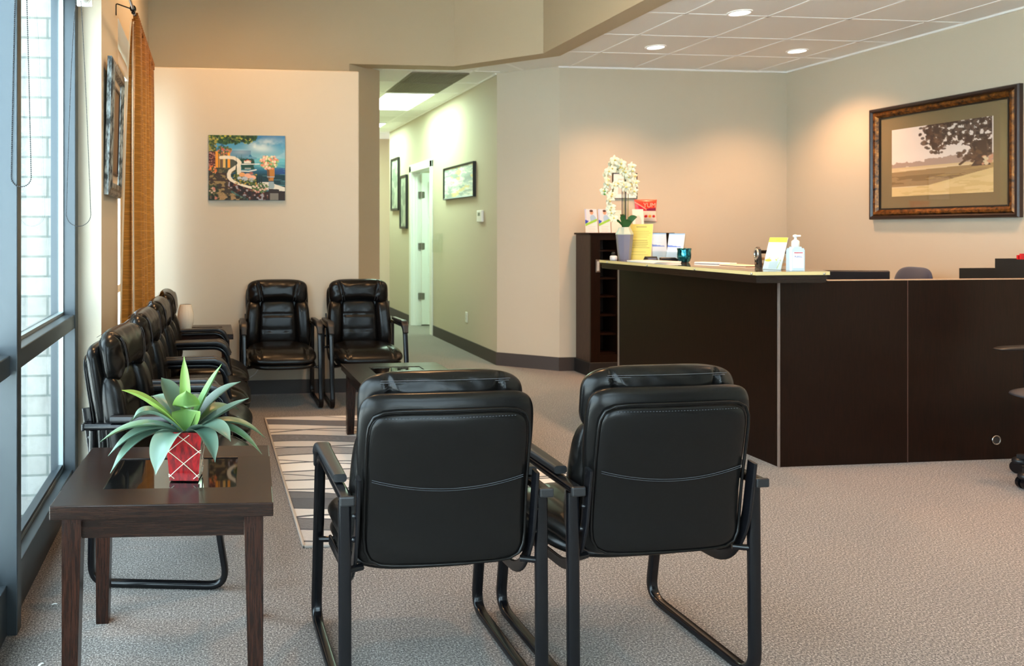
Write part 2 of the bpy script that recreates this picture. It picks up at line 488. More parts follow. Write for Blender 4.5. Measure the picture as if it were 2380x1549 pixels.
# hall door
W = bpy.data.objects.new('door_1', None); C.objects.link(W); W['kind'] = 'structure'
c_ = MB()
for y in (DY0 - .075, DY1 - .02): c_.box(HX - .022, HX, y, y + .095, 0, DZ + .07, .005)
c_.box(HX - .022, HX, DY0 - .075, DY1 + .075, DZ - .02, DZ + .085, .005)
c_.build('casing', M_WHITE, W)
MB().box(HX, HX + .13, DY1 - .025, DY1 - .0, 0, DZ).box(HX, HX + .13, DY0, DY0 + .02, 0, DZ).box(HX, HX + .13, DY0, DY1, DZ - .02, DZ).box(HX + .05, HX + .075, DY1 - .038, DY1 - .025, 0, DZ).build('jamb', M_WHITE, W)
leaf = MB().box(HX + .125, HX + .99, DY1 - .07, DY1 - .03, .015, DZ - .03, .003)
for z0, z1 in ((.2, .75), (.85, 1.45), (1.55, 2.05)):
    for x0 in (.22, .60): leaf.box(HX + x0, HX + x0 + .28, DY1 - .078, DY1 - .069, z0, z1, .006)
leaf.build('door_leaf', M_WHITE, W)
for z in (.42, 1.13, 1.86):
    MB().box(HX + .085, HX + .125, DY1 - .045, DY1 - .028, z - .045, z + .045).box(HX + .125, HX + .165, DY1 - .075, DY1 - .068, z - .045, z + .045).tube([(HX + .125, DY1 - .062, z - .05), (HX + .125, DY1 - .062, z + .05)], .007).build('hinge', M_CHROME, W)

# outdoors
def m_brick():
    m = mat('white_brick', (226, 226, 220), .85)
    v = coords(m, (1, 1, 1)); sp = N(m, 'ShaderNodeSeparateXYZ'); L(m, v, sp.inputs[0])
    cb = N(m, 'ShaderNodeCombineXYZ'); L(m, mth(m, 'ADD', sp.outputs[0], sp.outputs[1]), cb.inputs[0]); L(m, sp.outputs[2], cb.inputs[1])
    br = N(m, 'ShaderNodeTexBrick'); br.inputs['Scale'].default_value = 1; br.inputs['Brick Width'].default_value = .32; br.inputs['Row Height'].default_value = .102
    br.inputs['Mortar Size'].default_value = .007; br.inputs['Mortar Smooth'].default_value = .3; br.inputs['Color1'].default_value = (*s2l((138, 138, 135)), 1); br.inputs['Color2'].default_value = (*s2l((124, 123, 120)), 1)
    br.inputs['Mortar'].default_value = (*s2l((94, 100, 97)), 1); L(m, cb.outputs[0], br.inputs['Vector'])
    n = noise(m, v, 22, 5); mx = N(m, 'ShaderNodeMixRGB', blend_type='MULTIPLY'); mx.inputs[0].default_value = .35
    L(m, br.outputs[0], mx.inputs[1]); r = ramp(m, n.outputs[0], [(.35, (.7, .7, .68)), (.55, (1, 1, 1))]); L(m, r.outputs[0], mx.inputs[2])
    L(m, mx.outputs[0], BS(m).inputs['Base Color']); bump(m, n.outputs[0], .5, .01); return m
struct(MB().box(-2.2, -.79, 4.02, 4.6, -.1, 4.3), 'wall_exterior', m_brick())
struct(MB().box(-40, 40, -40, 40, -.25, -.12), 'ground', mat('light_concrete', (226, 224, 218), .9))
# planting and parked shapes beyond are hidden by the pier; a low pale kerb only
struct(MB().box(-1.6, -1.35, -3, 4.0, -.12, .02), 'trim_kerb', mat('kerb', (210, 208, 200), .9))

# ================================================================ the guest chairs
BK = [(.36, -.243), (.50, -.246), (.62, -.258), (.75, -.280), (.88, -.300), (1.0, -.306)]
def bky(z): return smooth_tab(z, BK)
def onback(x, z, n):
    dy = (bky(z + .01) - bky(z - .01)) / .02
    t = Vector((0, dy, 1)).normalized(); nn = Vector((0, 1, -dy)).normalized()
    # wrap: back is slightly concave
    return (x, bky(z) + nn.y * n + 0.25 * x * x, z + nn.z * n)


def hsh(a, b_): return (math.sin(a * 12.9898 + b_ * 78.233) * 43758.5453) % 1


def pillow(mb, place, hx, z0, z1, th, off, nu=26, nv=22, px=5, pz=5, gx=(), gz=(), wr=0.0, rd=4, wf=None, gw=.010, gd=.5, xc=0.0, seed=0, low=0):
    """closed cushion; superellipse outline, front bulges th, back bulges th*.5"""
    for sgn, k in ((1, 1.0), (-1, .55)):
        def fn(u, v):
            # cosine spacing to round the rims
            a = -math.cos(PI * u); c2 = -math.cos(PI * v)
            a = math.copysign(abs(a) ** .8, a); c2 = math.copysign(abs(c2) ** .8, c2)
            X, Z = a, c2
            # square to superellipse outline
            m = max(abs(X), abs(Z))
            if m > 1e-6:
                r = (abs(X / m) ** rd + abs(Z / m) ** rd) ** (1 / rd); X2, Z2 = X / r, Z / r
            else: X2, Z2, r = 0, 0, 1
            f = max(0, 1 - m ** px) ** .5
            zz = (z0 + z1) / 2 + Z2 * (z1 - z0) / 2
            wx = wf(zz) if wf else 1
            x = X2 * hx * wx
            if low and Z2 < 0: zz += low * (-Z2) * max(0, 1 - (abs(x) / (hx * .72)) ** 4)   # lower rim arches up in the middle
            g = 1
            for q in gx: g *= 1 - gd * math.exp(-((x - (q(zz) if callable(q) else q)) / gw) ** 2)
            for q in gz: g *= 1 - gd * math.exp(-((zz - q) / gw) ** 2)
            wv = 0
            if wr: wv = wr * (math.sin(x * 95 + 3 * math.sin(zz * 40 + seed)) * .5 + math.sin(zz * 70 + x * 37 + seed * 2)) * (m ** 2) * (1 - m ** 6)
            return place(x + xc, zz, off + sgn * (th * k * f * g) + wv * sgn)
        mb.grid(fn, nu, nv)
    return mb


def make_chair():
    r = thing('guest_chair', 'chair', 'chair')
    # backrest shell
    wf = lambda z: 1.0 - .04 * math.exp(-((z - .62) / .07) ** 2) + (.02 if z < .5 else 0)
    pillow(MB(), onback, .258, .400, .905, .046, 0, 36, 34, px=9, rd=9, wf=wf, wr=.001).build('backrest', M_LEATH, r, weld=True)
    # rear panel set inside a piped border
    rp = MB()
    def rb(x, z, n): return onback(x, z, -n)
    pillow(rp, rb, 0.232, .412, .855, .013, .024, 30, 26, px=14, rd=9, gz=(.655,), gw=.006, gd=.35, wr=.0016)
    rpo = rp.build('rear_panel', M_LEATH, r, weld=True)
    pp = MB(); pts = []
    for k in range(64):
        a = 2 * PI * k / 64; cx_, sx_ = math.cos(a), math.sin(a); rr = (abs(cx_) ** 9 + abs(sx_) ** 9) ** (-1 / 9)
        pts.append(onback(cx_ * rr * .237, .638 + sx_ * rr * .226, -.030))
    pp.tube(pts, .0042, 8, up=(0, 1, 0), closed=True)
    pp.build('piping', M_LEATH, r)
    sm_ = MB()
    for dz, rr in ((0, .0008), (-.006, .0007)):
        sm_.tube([onback(-.22 + .44 * k / 20, .64 + dz + .030 * ((k - 10) / 10) ** 2, -.0385) for k in range(21)], rr, 5, up=(0, 1, 0))
    for k in range(40):   # dashed stitches along the top border
        x = -.19 + .38 * k / 40
        sm_.tube([onback(x, .846, -.0375), onback(x + .005, .846, -.0375)], .0007, 4, up=(0, 1, 0))
    sm_.build('stitching', M_THREAD, r)
    # head pillow, wings and centre in one padded piece with two seams
    hp = MB()
    wf2 = lambda z: 1.0 - .25 * max(0, (.80 - z)) / .08
    pillow(hp, onback, .246, .735, .955, .074, .058, 56, 36, px=3, rd=4, gx=(lambda z: -.128 - (z - .75) * .20, lambda z: .128 + (z - .75) * .20), gw=.009, gd=.5, wr=.004, low=.045)
    hp.build('headrest', M_LEATH, r, weld=True)
    hs = MB()
    for z in (.926, .934): hs.tube([onback(-.19 + .38 * k / 24, z, .030 - (z - .926)) for k in range(25)], .0009, 4, up=(0, 1, 0))
    for s in (-1, 1):
        for d_ in (-.010, .010): hs.tube([onback(s * (.128 + (z - .75) * .20 + d_), z, .058 + .074 * max(0, 1 - (abs(z - .845) / .11) ** 3) ** .5 * .93) for z in [.77 + .155 * k / 12 for k in range(13)]], .0008, 4, up=(1, 0, 0))
    hs.build('stitching', M_THREAD, r)
    lm = MB(); pillow(lm, onback, .155, .43, .785, .030, .052, 24, 40, px=6, rd=8, gz=(.545, .665), gw=.006, gd=.5, wr=.0015, wf=lambda z: 1 - .12 * (z - .42) / .38)
    lm.build('lumbar_cushion', M_LEATH, r, weld=True)
    for s in (-1, 1):
        bo = MB()
        def plc(x, z, n, s=s): return onback(s * (.192 + .022 * (1 - (z - .42) / .38)) + x, z, n)
        pillow(bo, plc, .060, .41, .785, .064, .045, 14, 26, px=4, rd=4, wr=.002, seed=s)
        bo.build('side_bolster', M_LEATH, r, weld=True)
    # seat
    def onseat(x, y, n):
        fr_ = max(0, (y - .12)) / .18
        return (x * (1 - .10 * max(0, -y) / .22), y, .405 + n - .028 * fr_ ** 2 + .02 * (y < 0) * 0 - .10 * (-min(y, 0)) * .15)
    st_ = MB(); pillow(st_, onseat, .262, -.235, .325, .068, 0, 36, 34, px=4, rd=5, gx=(-.175, .175), gw=.008, gd=.30, wr=.002)
    st_.build('seat', M_LEATH, r, weld=True)
    def onlow(x, y, n): return (x * (1 - .10 * max(0, -y) / .22), y, .350 + n - .02 * max(0, y - .12) / .18)
    sl = MB(); pillow(sl, onlow, .256, -.14, .318, .052, 0, 24, 22, px=4, rd=4)
    sl.build('seat_base', M_LEATH, r, weld=True)
    # side frames
    for s in (-1, 1):
        x = s * .290
        path = fillet([(x, -.285, .608), (x, .165, .616), (x * 1.0, .262, .0125), (x, -.262, .0125), (x, -.255, .596)], [0, .085, .075, .075, 0], 8)
        fb = MB(); fb.sweep(path, rrect(.0185, .0125, .010), up=(1, 0, 0)); fb.build('sled_frame', M_BLACKM, r)
        MB().box(x - .022, x + .022, -.296, -.284, .594, .622, .005).build('end_cap', M_BLACKP, r)
        # arm pad following the frame and turning down at the front
        pth = fillet([(x, -.185, .638), (x, .150, .644), (x, .190, .565)], [0, .07, 0], 10)
        prof = rrect(.027, .016, .012)
        n_ = len(pth); scl = [min(1, .75 + .25 * min(i, n_ - 1 - i) / 2) for i in range(n_)]
        ap = MB(); ap.sweep(pth, prof, up=(1, 0, 0), scale=scl); ap.build('armrest', M_LEATH if False else M_BLACKP, r)
        xb = s * .258
        pb = fillet([(xb, -.292, .672), (xb, -.262, .46), (xb, -.18, .335), (xb, .16, .318)], [0, .1, .07, 0], 6)
        bk = MB(); bk.sweep(pb, rrect(.0055, .017, .005), up=(1, 0, 0))
        for (yy, zz) in ((-.276, .56), (-.264, .49)): bk.sphere((xb + s * .008, yy, zz), .008, 6)
        bk.build('back_bracket', M_BLACKM, r)
        # lugs from sled frame to seat bracket
        MB().tube([(x, .190, .31), (s * .20, .16, .318)], .010, 8, up=(0, 0, 1)).build('spacer', M_BLACKM, r)
        MB().tube([(x, -.258, .40), (s * .235, -.235, .40)], .010, 8, up=(0, 0, 1)).build('spacer', M_BLACKM, r)
    for y_ in (.12,): MB().box(-.25, .25, y_, y_ + .04, .305, .32).build('cross_bar', M_BLACKM, r)
    return r


proto = make_chair()
# (x, y, rotation, label)
SP = [
    (.668, 2.375, .8, 'black leather guest chair seen from behind, nearest the plant table', 'guest chairs seen from behind'),
    (1.340, 2.385, 1.5, 'black leather guest chair seen from behind, in front of the reception desk', 'guest chairs seen from behind'),
    (-.14, 3.22, -90 - 9, 'black guest chair just behind the potted agave, closest to the window frame', 'guest chairs along the left wall'),
    (-.10, 3.92, -90 - 5, 'black guest chair second from the plant table along the left wall', 'guest chairs along the left wall'),
    (-.07, 4.57, -90 - 3, 'black guest chair third from the plant table, beneath the curtain', 'guest chairs along the left wall'),
    (-.05, 5.21, -90, 'black guest chair at the far end of the left row, beside the paper lamp', 'guest chairs along the left wall'),
    (.560, 5.955, 180, 'black guest chair facing the room below the seaside painting', 'guest chairs facing the room'),
    (1.225, 5.935, 180, 'black guest chair facing the room at the hallway entrance', 'guest chairs facing the room'),
]
for i, (x, y, a, lb, gr) in enumerate(SP):
    o = proto if i == 0 else copy_tree(proto)
    o.location = (x, y, 0); o.rotation_euler.z = math.radians(a); o['label'] = lb; o['group'] = gr
    o.name = 'guest_chair' if i == 0 else 'guest_chair.%03d' % i


# ================================================================ tables
def table(label, loc, rz, w_, d_, h, gx, gy, group, leg=.055, m1=M_WOODX, th=.040, apron=.065):
    t = thing('end_table' if w_ < .8 and d_ < .8 else 'coffee_table', label, 'table', loc, rz, group)
    hw, hd = w_ / 2, d_ / 2
    # top as a frame of four boards around the glass
    tp = MB(); x0, x1, y0, y1 = gx[0], gx[1], gy[0], gy[1]
    tp.box(-hw, hw, -hd, y0, h - th, h, .003).box(-hw, hw, y1, hd, h - th, h, .003).box(-hw, x0, y0 - .003, y1 + .003, h - th, h - .0002).box(x1, hw, y0 - .003, y1 + .003, h - th, h - .0002)
    tp.build('table_top', m1, t)
    MB().box(x0 - .002, x1 + .002, y0 - .002, y1 + .002, h - .012, h - .0035).build('glass_inset', M_BLKGLASS, t)
    MB().box(x0 - .01, x1 + .01, y0 - .01, y1 + .01, h - .03, h - .012).build('inset_backing', M_BLACKP, t)
    i = .028
    for sx in (-1, 1):
        for sy in (-1, 1):
            cx_, cy_ = sx * (hw - i - leg / 2), sy * (hd - i - leg / 2)
            lg = MB(); pts = []
            for z, k in ((0, .76), (h - th, 1.0)):
                for ax, ay in ((-1, -1), (1, -1), (1, 1), (-1, 1)):
                    # taper on the inner faces only
                    q = leg / 2
                    xx = cx_ + ax * q; yy = cy_ + ay * q
                    if ax == -sx: xx = cx_ + ax * q * (2 * k - 1)
                    if ay == -sy: yy = cy_ + ay * q * (2 * k - 1)
                    pts.append((xx, yy, z))
            lg.add(pts, [(3, 2, 1, 0), (4, 5, 6, 7), (0, 1, 5, 4), (1, 2, 6, 5), (2, 3, 7, 6), (3, 0, 4, 7)])
            lg.build('leg', M_WOODZ, t)
    a0, a1 = h - th - apron, h - th
    e = hw - i - leg; f = hd - i - leg
    for sy in (-1, 1):
        yy = sy * (hd - i - .018); MB().box(-e, e, yy - .009, yy + .009, a0, a1).build('apron', m1, t)
    for sx in (-1, 1):
        xx = sx * (hw - i - .018); MB().box(xx - .009, xx + .009, -f, f, a0, a1).build('apron', m1, t)
    return t
table('dark espresso end table with black glass inset, nearest, under the potted agave', (-.113, 2.449, 0), math.radians(-3.2), .625, .575, .59, (-.190, .205), (-.150, .150), 'dark wood end tables')
table('dark espresso end table in the far corner, under the white paper lamp', (-.09, 5.93, 0), 0, .55, .58, .59, (-.20, .20), (-.15, .15), 'dark wood end tables')
table('low dark espresso coffee table with black glass inset, standing on the rug', (1.205, 4.40, .0125), 0, .65, 1.22, .455, (-.17, .17), (.05, .47), 'low tables on the rug', leg=.06)

# ---------------------------------------------------------------- rug
def m_rug():
    m = mat('rug_pattern', (200, 195, 188), .95, spec=.1, sheen=.3)
    tc = N(m, 'ShaderNodeTexCoord'); sp = N(m, 'ShaderNodeSeparateXYZ'); L(m, tc.outputs['Object'], sp.inputs[0])
    x, y = sp.outputs[0], sp.outputs[1]
    def fam(k, sx, ph, amp):
        w1 = mth(m, 'MULTIPLY', mth(m, 'SINE', mth(m, 'ADD', mth(m, 'MULTIPLY', x, sx), ph)), amp)
        w2 = mth(m, 'MULTIPLY', mth(m, 'SINE', mth(m, 'ADD', mth(m, 'MULTIPLY', x, sx * 1.9), mth(m, 'MULTIPLY', y, 3.1))), amp * .6)
        v = mth(m, 'MULTIPLY', mth(m, 'ADD', y, mth(m, 'ADD', w1, w2)), k)
        fl_ = mth(m, 'FLOOR', v); fr_ = mth(m, 'FRACT', v)
        wn = N(m, 'ShaderNodeTexWhiteNoise', noise_dimensions='1D'); L(m, mth(m, 'ADD', fl_, ph * 7), wn.inputs['W'])
        edge = mth(m, 'LESS_THAN', mth(m, 'MINIMUM', fr_, mth(m, 'SUBTRACT', 1, fr_)), .008 * k)
        return wn.outputs['Value'], edge
    a, ea = fam(7.0, 2.6, .7, .050); b2, eb = fam(3.1, 2.1, 3.4, -.13)
    val = mth(m, 'ADD', mth(m, 'MULTIPLY', a, .62), mth(m, 'MULTIPLY', b2, .38))
    n = noise(m, coords(m, (14, 60, 1)), 3, 5)
    val = mth(m, 'ADD', val, mth(m, 'MULTIPLY', mth(m, 'SUBTRACT', n.outputs[0], .5), .12))
    r = ramp(m, val, [(0.0, s2l((58, 51, 50))), (.34, s2l((86, 78, 75))), (.37, s2l((140, 132, 128))), (.47, s2l((190, 184, 178))), (1.0, s2l((232, 228, 222)))])
    mx = N(m, 'ShaderNodeMixRGB'); L(m, mth(m, 'MAXIMUM', ea, eb), mx.inputs[0]); L(m, r.outputs[0], mx.inputs[1]); mx.inputs[2].default_value = (*s2l((46, 42, 42)), 1)
    L(m, mx.outputs[0], BS(m).inputs['Base Color']); n2 = noise(m, coords(m), 260, 3); bump(m, n2.outputs[0], .5, .004); return m
rg = MB().box(-.79, .79, -1.11, 1.11, 0, .010, .004).build('area_rug', m_rug(), label='grey, white and charcoal area rug with wavy bands under the coffee table', cat='rug', loc=(1.20, 4.345, .0005))
rb_ = MB()
for (x0, x1, y0, y1) in ((-.80, .80, -1.12, -1.108), (-.80, .80, 1.108, 1.12), (-.80, -.788, -1.12, 1.12), (.788, .80, -1.12, 1.12)): rb_.box(x0, x1, y0, y1, 0, .012, .003)
rb_.build('binding', mat('rug_binding', (168, 160, 152), .9), rg)

# ================================================================ potted agave
POT = (-.068, 2.40, .5905)
pt = thing('potted_agave', 'artificial green agave in a red square pot with white lattice lines', 'plant', POT, math.radians(-8))
hb, ht, hh = .044, .056, .150
sh = MB()
def ring(h_, z): return [(-h_, -h_, z), (h_, -h_, z), (h_, h_, z), (-h_, h_, z)]
vs = ring(hb, 0) + ring(ht, hh) + ring(ht - .006, hh) + ring(ht - .010, hh - .02)
fs = [(3, 2, 1, 0)]
for k in (0, 4, 8):
    for i in range(4): fs.append((k + i, k + (i + 1) % 4, k + 4 + (i + 1) % 4, k + 4 + i))
fs.append((12, 13, 14, 15)); sh.add(vs, fs)
def m_redpot():
    m = mat('red_glaze', (150, 14, 18), .22, spec=.6, coat=.4); n = noise(m, coords(m, (3, 3, 1)), 30, 4)
    r = ramp(m, n.outputs[0], [(.35, s2l((96, 6, 10))), (.65, s2l((176, 20, 24)))]); L(m, r.outputs[0], BS(m).inputs['Base Color']); return m
sh.build('pot', m_redpot(), pt)
lt = MB()
def face_pt(a, z, side):  # a in -1..1
    h_ = (hb + (ht - hb) * z / hh); q = {0: (a * h_, -h_ - .0008), 1: (h_ + .0008, a * h_), 2: (-a * h_, h_ + .0008), 3: (-h_ - .0008, -a * h_)}[side]
    return (q[0], q[1], z)
for side in range(4):
    up = {0: (0, 1, 0), 1: (1, 0, 0), 2: (0, 1, 0), 3: (1, 0, 0)}[side]
    for d in (1, -1):
        for c0 in (-1.55, -.15, 1.25, 2.65):
            pts = []
            for k in range(25):
                a = -1 + 2 * k / 24; z = (c0 + (a * d + 1) * .78) * .054 + .02
                if .006 < z < hh - .004: pts.append(face_pt(a, z, side))
            if len(pts) > 2: lt.tube(pts, .0013, 5, up=up)
lt.build('lattice', mat('cream_line', (232, 224, 196), .4), pt)
MB().box(-.046, .046, -.046, .046, .118, .131).build('soil', mat('moss', (48, 66, 40), .9), pt)


def m_leafmat(name, base, tip):
    m = mat(name, base, .38, spec=.5)
    a = N(m, 'ShaderNodeVertexColor', layer_name='Col'); g_ = N(m, 'ShaderNodeMixRGB', blend_type='MULTIPLY'); g_.inputs[0].default_value = 1; g_.inputs[2].default_value = (.68, .66, .66, 1); L(m, a.outputs[0], g_.inputs[1]); L(m, g_.outputs[0], BS(m).inputs['Base Color'])
    BS(m).inputs['Subsurface Weight'].default_value = .0
    n = noise(m, coords(m, (1, 1, 1)), 60, 3); bump(m, n.outputs[0], .15, .002); return m
M_LEAF = m_leafmat('agave_leaf', (110, 165, 130), (0, 0, 0))
ca, sa = math.cos(math.radians(8)), math.sin(math.radians(8))
def leaf(tip, ctrl, wd, c0, c1, side=(0, 0, 0), cup=.35, th=.003, base_=(0, 0, .128)):
    tip = Vector(tip); ctrl = Vector(ctrl); p0 = Vector(base_)
    n = 22; mb = MB(); cols = []
    for layer in (0, 1):
        rows = []
        for i in range(n + 1):
            t = i / n; p = p0 * (1 - t) ** 2 + ctrl * 2 * t * (1 - t) + tip * t * t
            d = ((ctrl - p0) * (1 - t) + (tip - ctrl) * t).normalized()
            sd = d.cross(Vector((0, 0, 1)))
            if sd.length < .25: sd = Vector((1, 0.15, 0))
            sd = (sd.normalized() + Vector(side)).normalized(); nn = sd.cross(d).normalized()
            ww = wd * (math.sin(PI * min(1, (t * .92 + .10)) ** 1.25) ** .75 if t < 1 else 0) * (1 if t < .85 else (1 - ((t - .85) / .15) * .35)) + .0006
            if t > .97: ww = .0008
            rows.append([p + sd * ww * a + nn * (abs(a) ** 1.6 * cup * ww) - nn * (th * (1 - .6 * t) * (1 - a * a) if layer else 0) for a in (-1, -.6, -.25, 0, .25, .6, 1)])
        vs = [q for r_ in rows for q in r_]
        mb.add(vs, [(j * 7 + i, j * 7 + i + 1, (j + 1) * 7 + i + 1, (j + 1) * 7 + i) for j in range(n) for i in range(6)], True)
        for i in range(n + 1):
            for a in (-1, -.6, -.25, 0, .25, .6, 1):
                k = min(1, abs(a) ** 2 * .75 + .12 * (i / n)); cols.append([c0[q] * (1 - k) + c1[q] * k for q in range(3)])
    o = mb.build('leaf', M_LEAF, pt)
    ca_ = o.data.color_attributes.new('Col', 'FLOAT_COLOR', 'POINT')
    arr = np.ones((len(cols), 4)); arr[:, :3] = cols; ca_.data.foreach_set('color', arr.ravel())
TEAL, GRN, YEL, GRY = s2l((82, 118, 100)), s2l((78, 122, 72)), s2l((146, 172, 74)), s2l((92, 124, 108))
PALE = s2l((134, 158, 136)); LIME = s2l((140, 180, 84))
Z0 = .150
def px(dx, dz, dy=0): # offsets in camera-aligned axes to pot-local
    x, y = dx, dy
    return Vector((x * ca - y * sa * -1 * -1, y * ca + x * sa, Z0 + dz))
def ctl(tip, up, k=.5):
    tip = Vector(tip); return Vector((tip.x * k, tip.y * k, Z0 + up))
specs = [ # dx, dz, dy, ctrl height, ctrl frac, width, colours
    (-.195, .130, -.03, .10, .55, .030, YEL, LIME), (-.080, .150, .05, .11, .75, .036, TEAL, PALE), (-.008, .222, .02, .10, .4, .013, LIME, LIME),
    (.000, .125, -.035, .06, .3, .034, s2l((90, 132, 66)), LIME), (.110, .195, .02, .09, .5, .024, s2l((76, 146, 62)), LIME), (.172, .132, .05, .10, .45, .026, TEAL, PALE),
    (.195, .090, .00, .035, .5, .028, GRY, PALE), (-.160, .040, -.03, .10, .75, .026, TEAL, PALE), (-.262, -.030, -.02, .055, .5, .024, GRN, PALE),
    (-.232, -.062, -.06, .055, .5, .026, GRY, PALE), (-.222, -.105, -.09, .05, .55, .028, TEAL, PALE), (-.085, -.100, -.14, .045, .8, .031, GRY, PALE),
    (.088, -.070, -.13, .055, .75, .024, TEAL, PALE), (.135, -.015, -.11, .055, .55, .033, GRY, PALE), (.245, -.032, -.02, .065, .55, .022, GRN, PALE),
    (.232, -.068, -.07, .060, .5, .022, GRN, PALE), (-.12, .07, .15, .09, .5, .028, TEAL, PALE), (.07, .05, .19, .10, .5, .028, TEAL, PALE),
    (.17, .02, .14, .08, .5, .026, GRN, PALE), (-.19, -.01, .12, .08, .5, .026, GRY, PALE), (-.05, .10, .11, .10, .5, .026, TEAL, PALE), (.02, .01, -.15, .06, .6, .026, GRY, PALE)]
for dx, dz, dy, cu, ck, wd, a_, b_ in specs[:-1]:
    tp = px(dx, dz, dy); leaf(tp, ctl(tp, cu, ck), wd * 1.28, a_, b_)

# ================================================================ paper lamp on far table
lp = thing('table_lamp', 'white ribbed paper lantern lamp on the far corner end table', 'lamp', (-.172, 5.88, .5905))
prof = []
for i in range(29):
    z = .012 + .188 * i / 28; prof.append((.043 + .020 * math.sin(PI * (i / 28) ** .9) + (.0016 if i % 2 else -.0008), z))
MB().lathe(prof, 16).build('lamp_shade', mat('rice_paper', (232, 226, 212), .7), lp)
MB().lathe([(.0001, 0), (.040, 0), (.040, .014), (.0001, .014)], 20).build('base', M_WHITE, lp)
rbm = MB()
for k in range(16):
    a = 2 * PI * k / 16; rbm.tube([(r_ * 1.01 * math.cos(a), r_ * 1.01 * math.sin(a), z) for r_, z in prof[::2]], .0008, 4, up=(math.cos(a), math.sin(a), .01))
rbm.build('rib', mat('rib', (196, 186, 170), .7), lp)
# power cable on the wall
pc = MB(); pc.tube([(.43, YB - .006, .30), (.42, YB - .012, .22), (.385, YB - .012, .17), (.33, YB - .02, .135), (.20, YB - .03, .13)], .0035, 6, up=(0, 1, 0)).build('power_cord', M_PLAST, label='thin white power cord against the wall below the left facing chair', cat='cord')


# ================================================================ raster painter for pictures
class Cv:
    def __init__(s, nx, ny, col, seed=1):
        s.nx, s.ny = nx, ny; s.q, s.p = np.mgrid[0:ny, 0:nx]; s.p = s.p / (nx - 1); s.q = s.q / (ny - 1)
        s.a = np.zeros((ny, nx, 3)); s.a[:] = s2l(col); s.rng = np.random.RandomState(seed)

    def nz(s, fx, fy, oct_=3):
        out = np.zeros((s.ny, s.nx)); amp, tot = 1, 0
        for o in range(oct_):
            L_ = s.rng.rand(int(fy * 2 ** o) + 3, int(fx * 2 ** o) + 3)
            X = s.p * fx * 2 ** o; Y = s.q * fy * 2 ** o; xi, yi = X.astype(int), Y.astype(int); xf, yf = X - xi, Y - yi
            xf = xf * xf * (3 - 2 * xf); yf = yf * yf * (3 - 2 * yf)
            out += amp * ((L_[yi, xi] * (1 - xf) + L_[yi, xi + 1] * xf) * (1 - yf) + (L_[yi + 1, xi] * (1 - xf) + L_[yi + 1, xi + 1] * xf) * yf)
            tot += amp; amp *= .5
        return out / tot

    def mix(s, mask, col, op=1.0):
        k = (np.clip(mask, 0, 1) * op)[..., None]; s.a = s.a * (1 - k) + np.array(s2l(col)) * k; return s

    def poly(s, pts, col, op=1.0):
        s.mix(s.pm(pts).astype(float), col, op); return s

    def pm(s, pts):
        m = np.zeros(s.p.shape, bool); n = len(pts)
        for i in range(n):
            (x1, y1), (x2, y2) = pts[i], pts[(i + 1) % n]
            if y1 == y2: continue
            c_ = ((y1 > s.q) != (y2 > s.q)) & (s.p < (x2 - x1) * (s.q - y1) / (y2 - y1) + x1); m ^= c_
        return m

    def disc(s, x, y, r, col, op=1, ry=None, soft=.3):
        d = np.sqrt(((s.p - x) / r) ** 2 + ((s.q - y) / (ry or r)) ** 2); s.mix((1 + soft - d) / soft, col, op); return s

    def line(s, pts, wd, col, op=1):
        d = np.full(s.p.shape, 9.)
        for (x1, y1), (x2, y2) in zip(pts, pts[1:]):
            vx, vy = x2 - x1, y2 - y1; t = np.clip(((s.p - x1) * vx + (s.q - y1) * vy) / (vx * vx + vy * vy + 1e-12), 0, 1)
            d = np.minimum(d, np.hypot(s.p - x1 - t * vx, s.q - y1 - t * vy))
        s.mix((wd - d) / (wd * .3) + 1, col, op); return s

    def dots(s, x0, x1, y0, y1, n, r, cols, region=None):
        for _ in range(n):
            x, y = s.rng.uniform(x0, x1), s.rng.uniform(y0, y1)
            if region and not region(x, y): continue
            s.disc(x, y, r * s.rng.uniform(.6, 1.2), cols[s.rng.randint(len(cols))], .9, r * s.rng.uniform(.6, 1.3))
        return s


def picture(name, cv, w_, h_, m, parent, M_):
    """flat picture in local XZ, facing -Y, centre at origin, placed by matrix"""
    ny, nx = cv.ny, cv.nx
    X, Z = np.meshgrid(np.linspace(-w_ / 2, w_ / 2, nx), np.linspace(h_ / 2, -h_ / 2, ny))
    vs = [tuple(M_ @ Vector((x, 0, z))) for x, z in zip(X.ravel(), Z.ravel())]
    fs = [(j * nx + i, (j + 1) * nx + i, (j + 1) * nx + i + 1, j * nx + i + 1) for j in range(ny - 1) for i in range(nx - 1)]
    me = bpy.data.meshes.new(name); me.from_pydata(vs, [], fs); me.materials.append(m)
    ca_ = me.color_attributes.new('Col', 'FLOAT_COLOR', 'POINT'); arr = np.ones((nx * ny, 4)); arr[:, :3] = cv.a.reshape(-1, 3); ca_.data.foreach_set('color', arr.ravel().astype(np.float32))
    o = bpy.data.objects.new(name, me); C.objects.link(o); o.parent = parent; return o


I4 = Matrix.Identity(4)
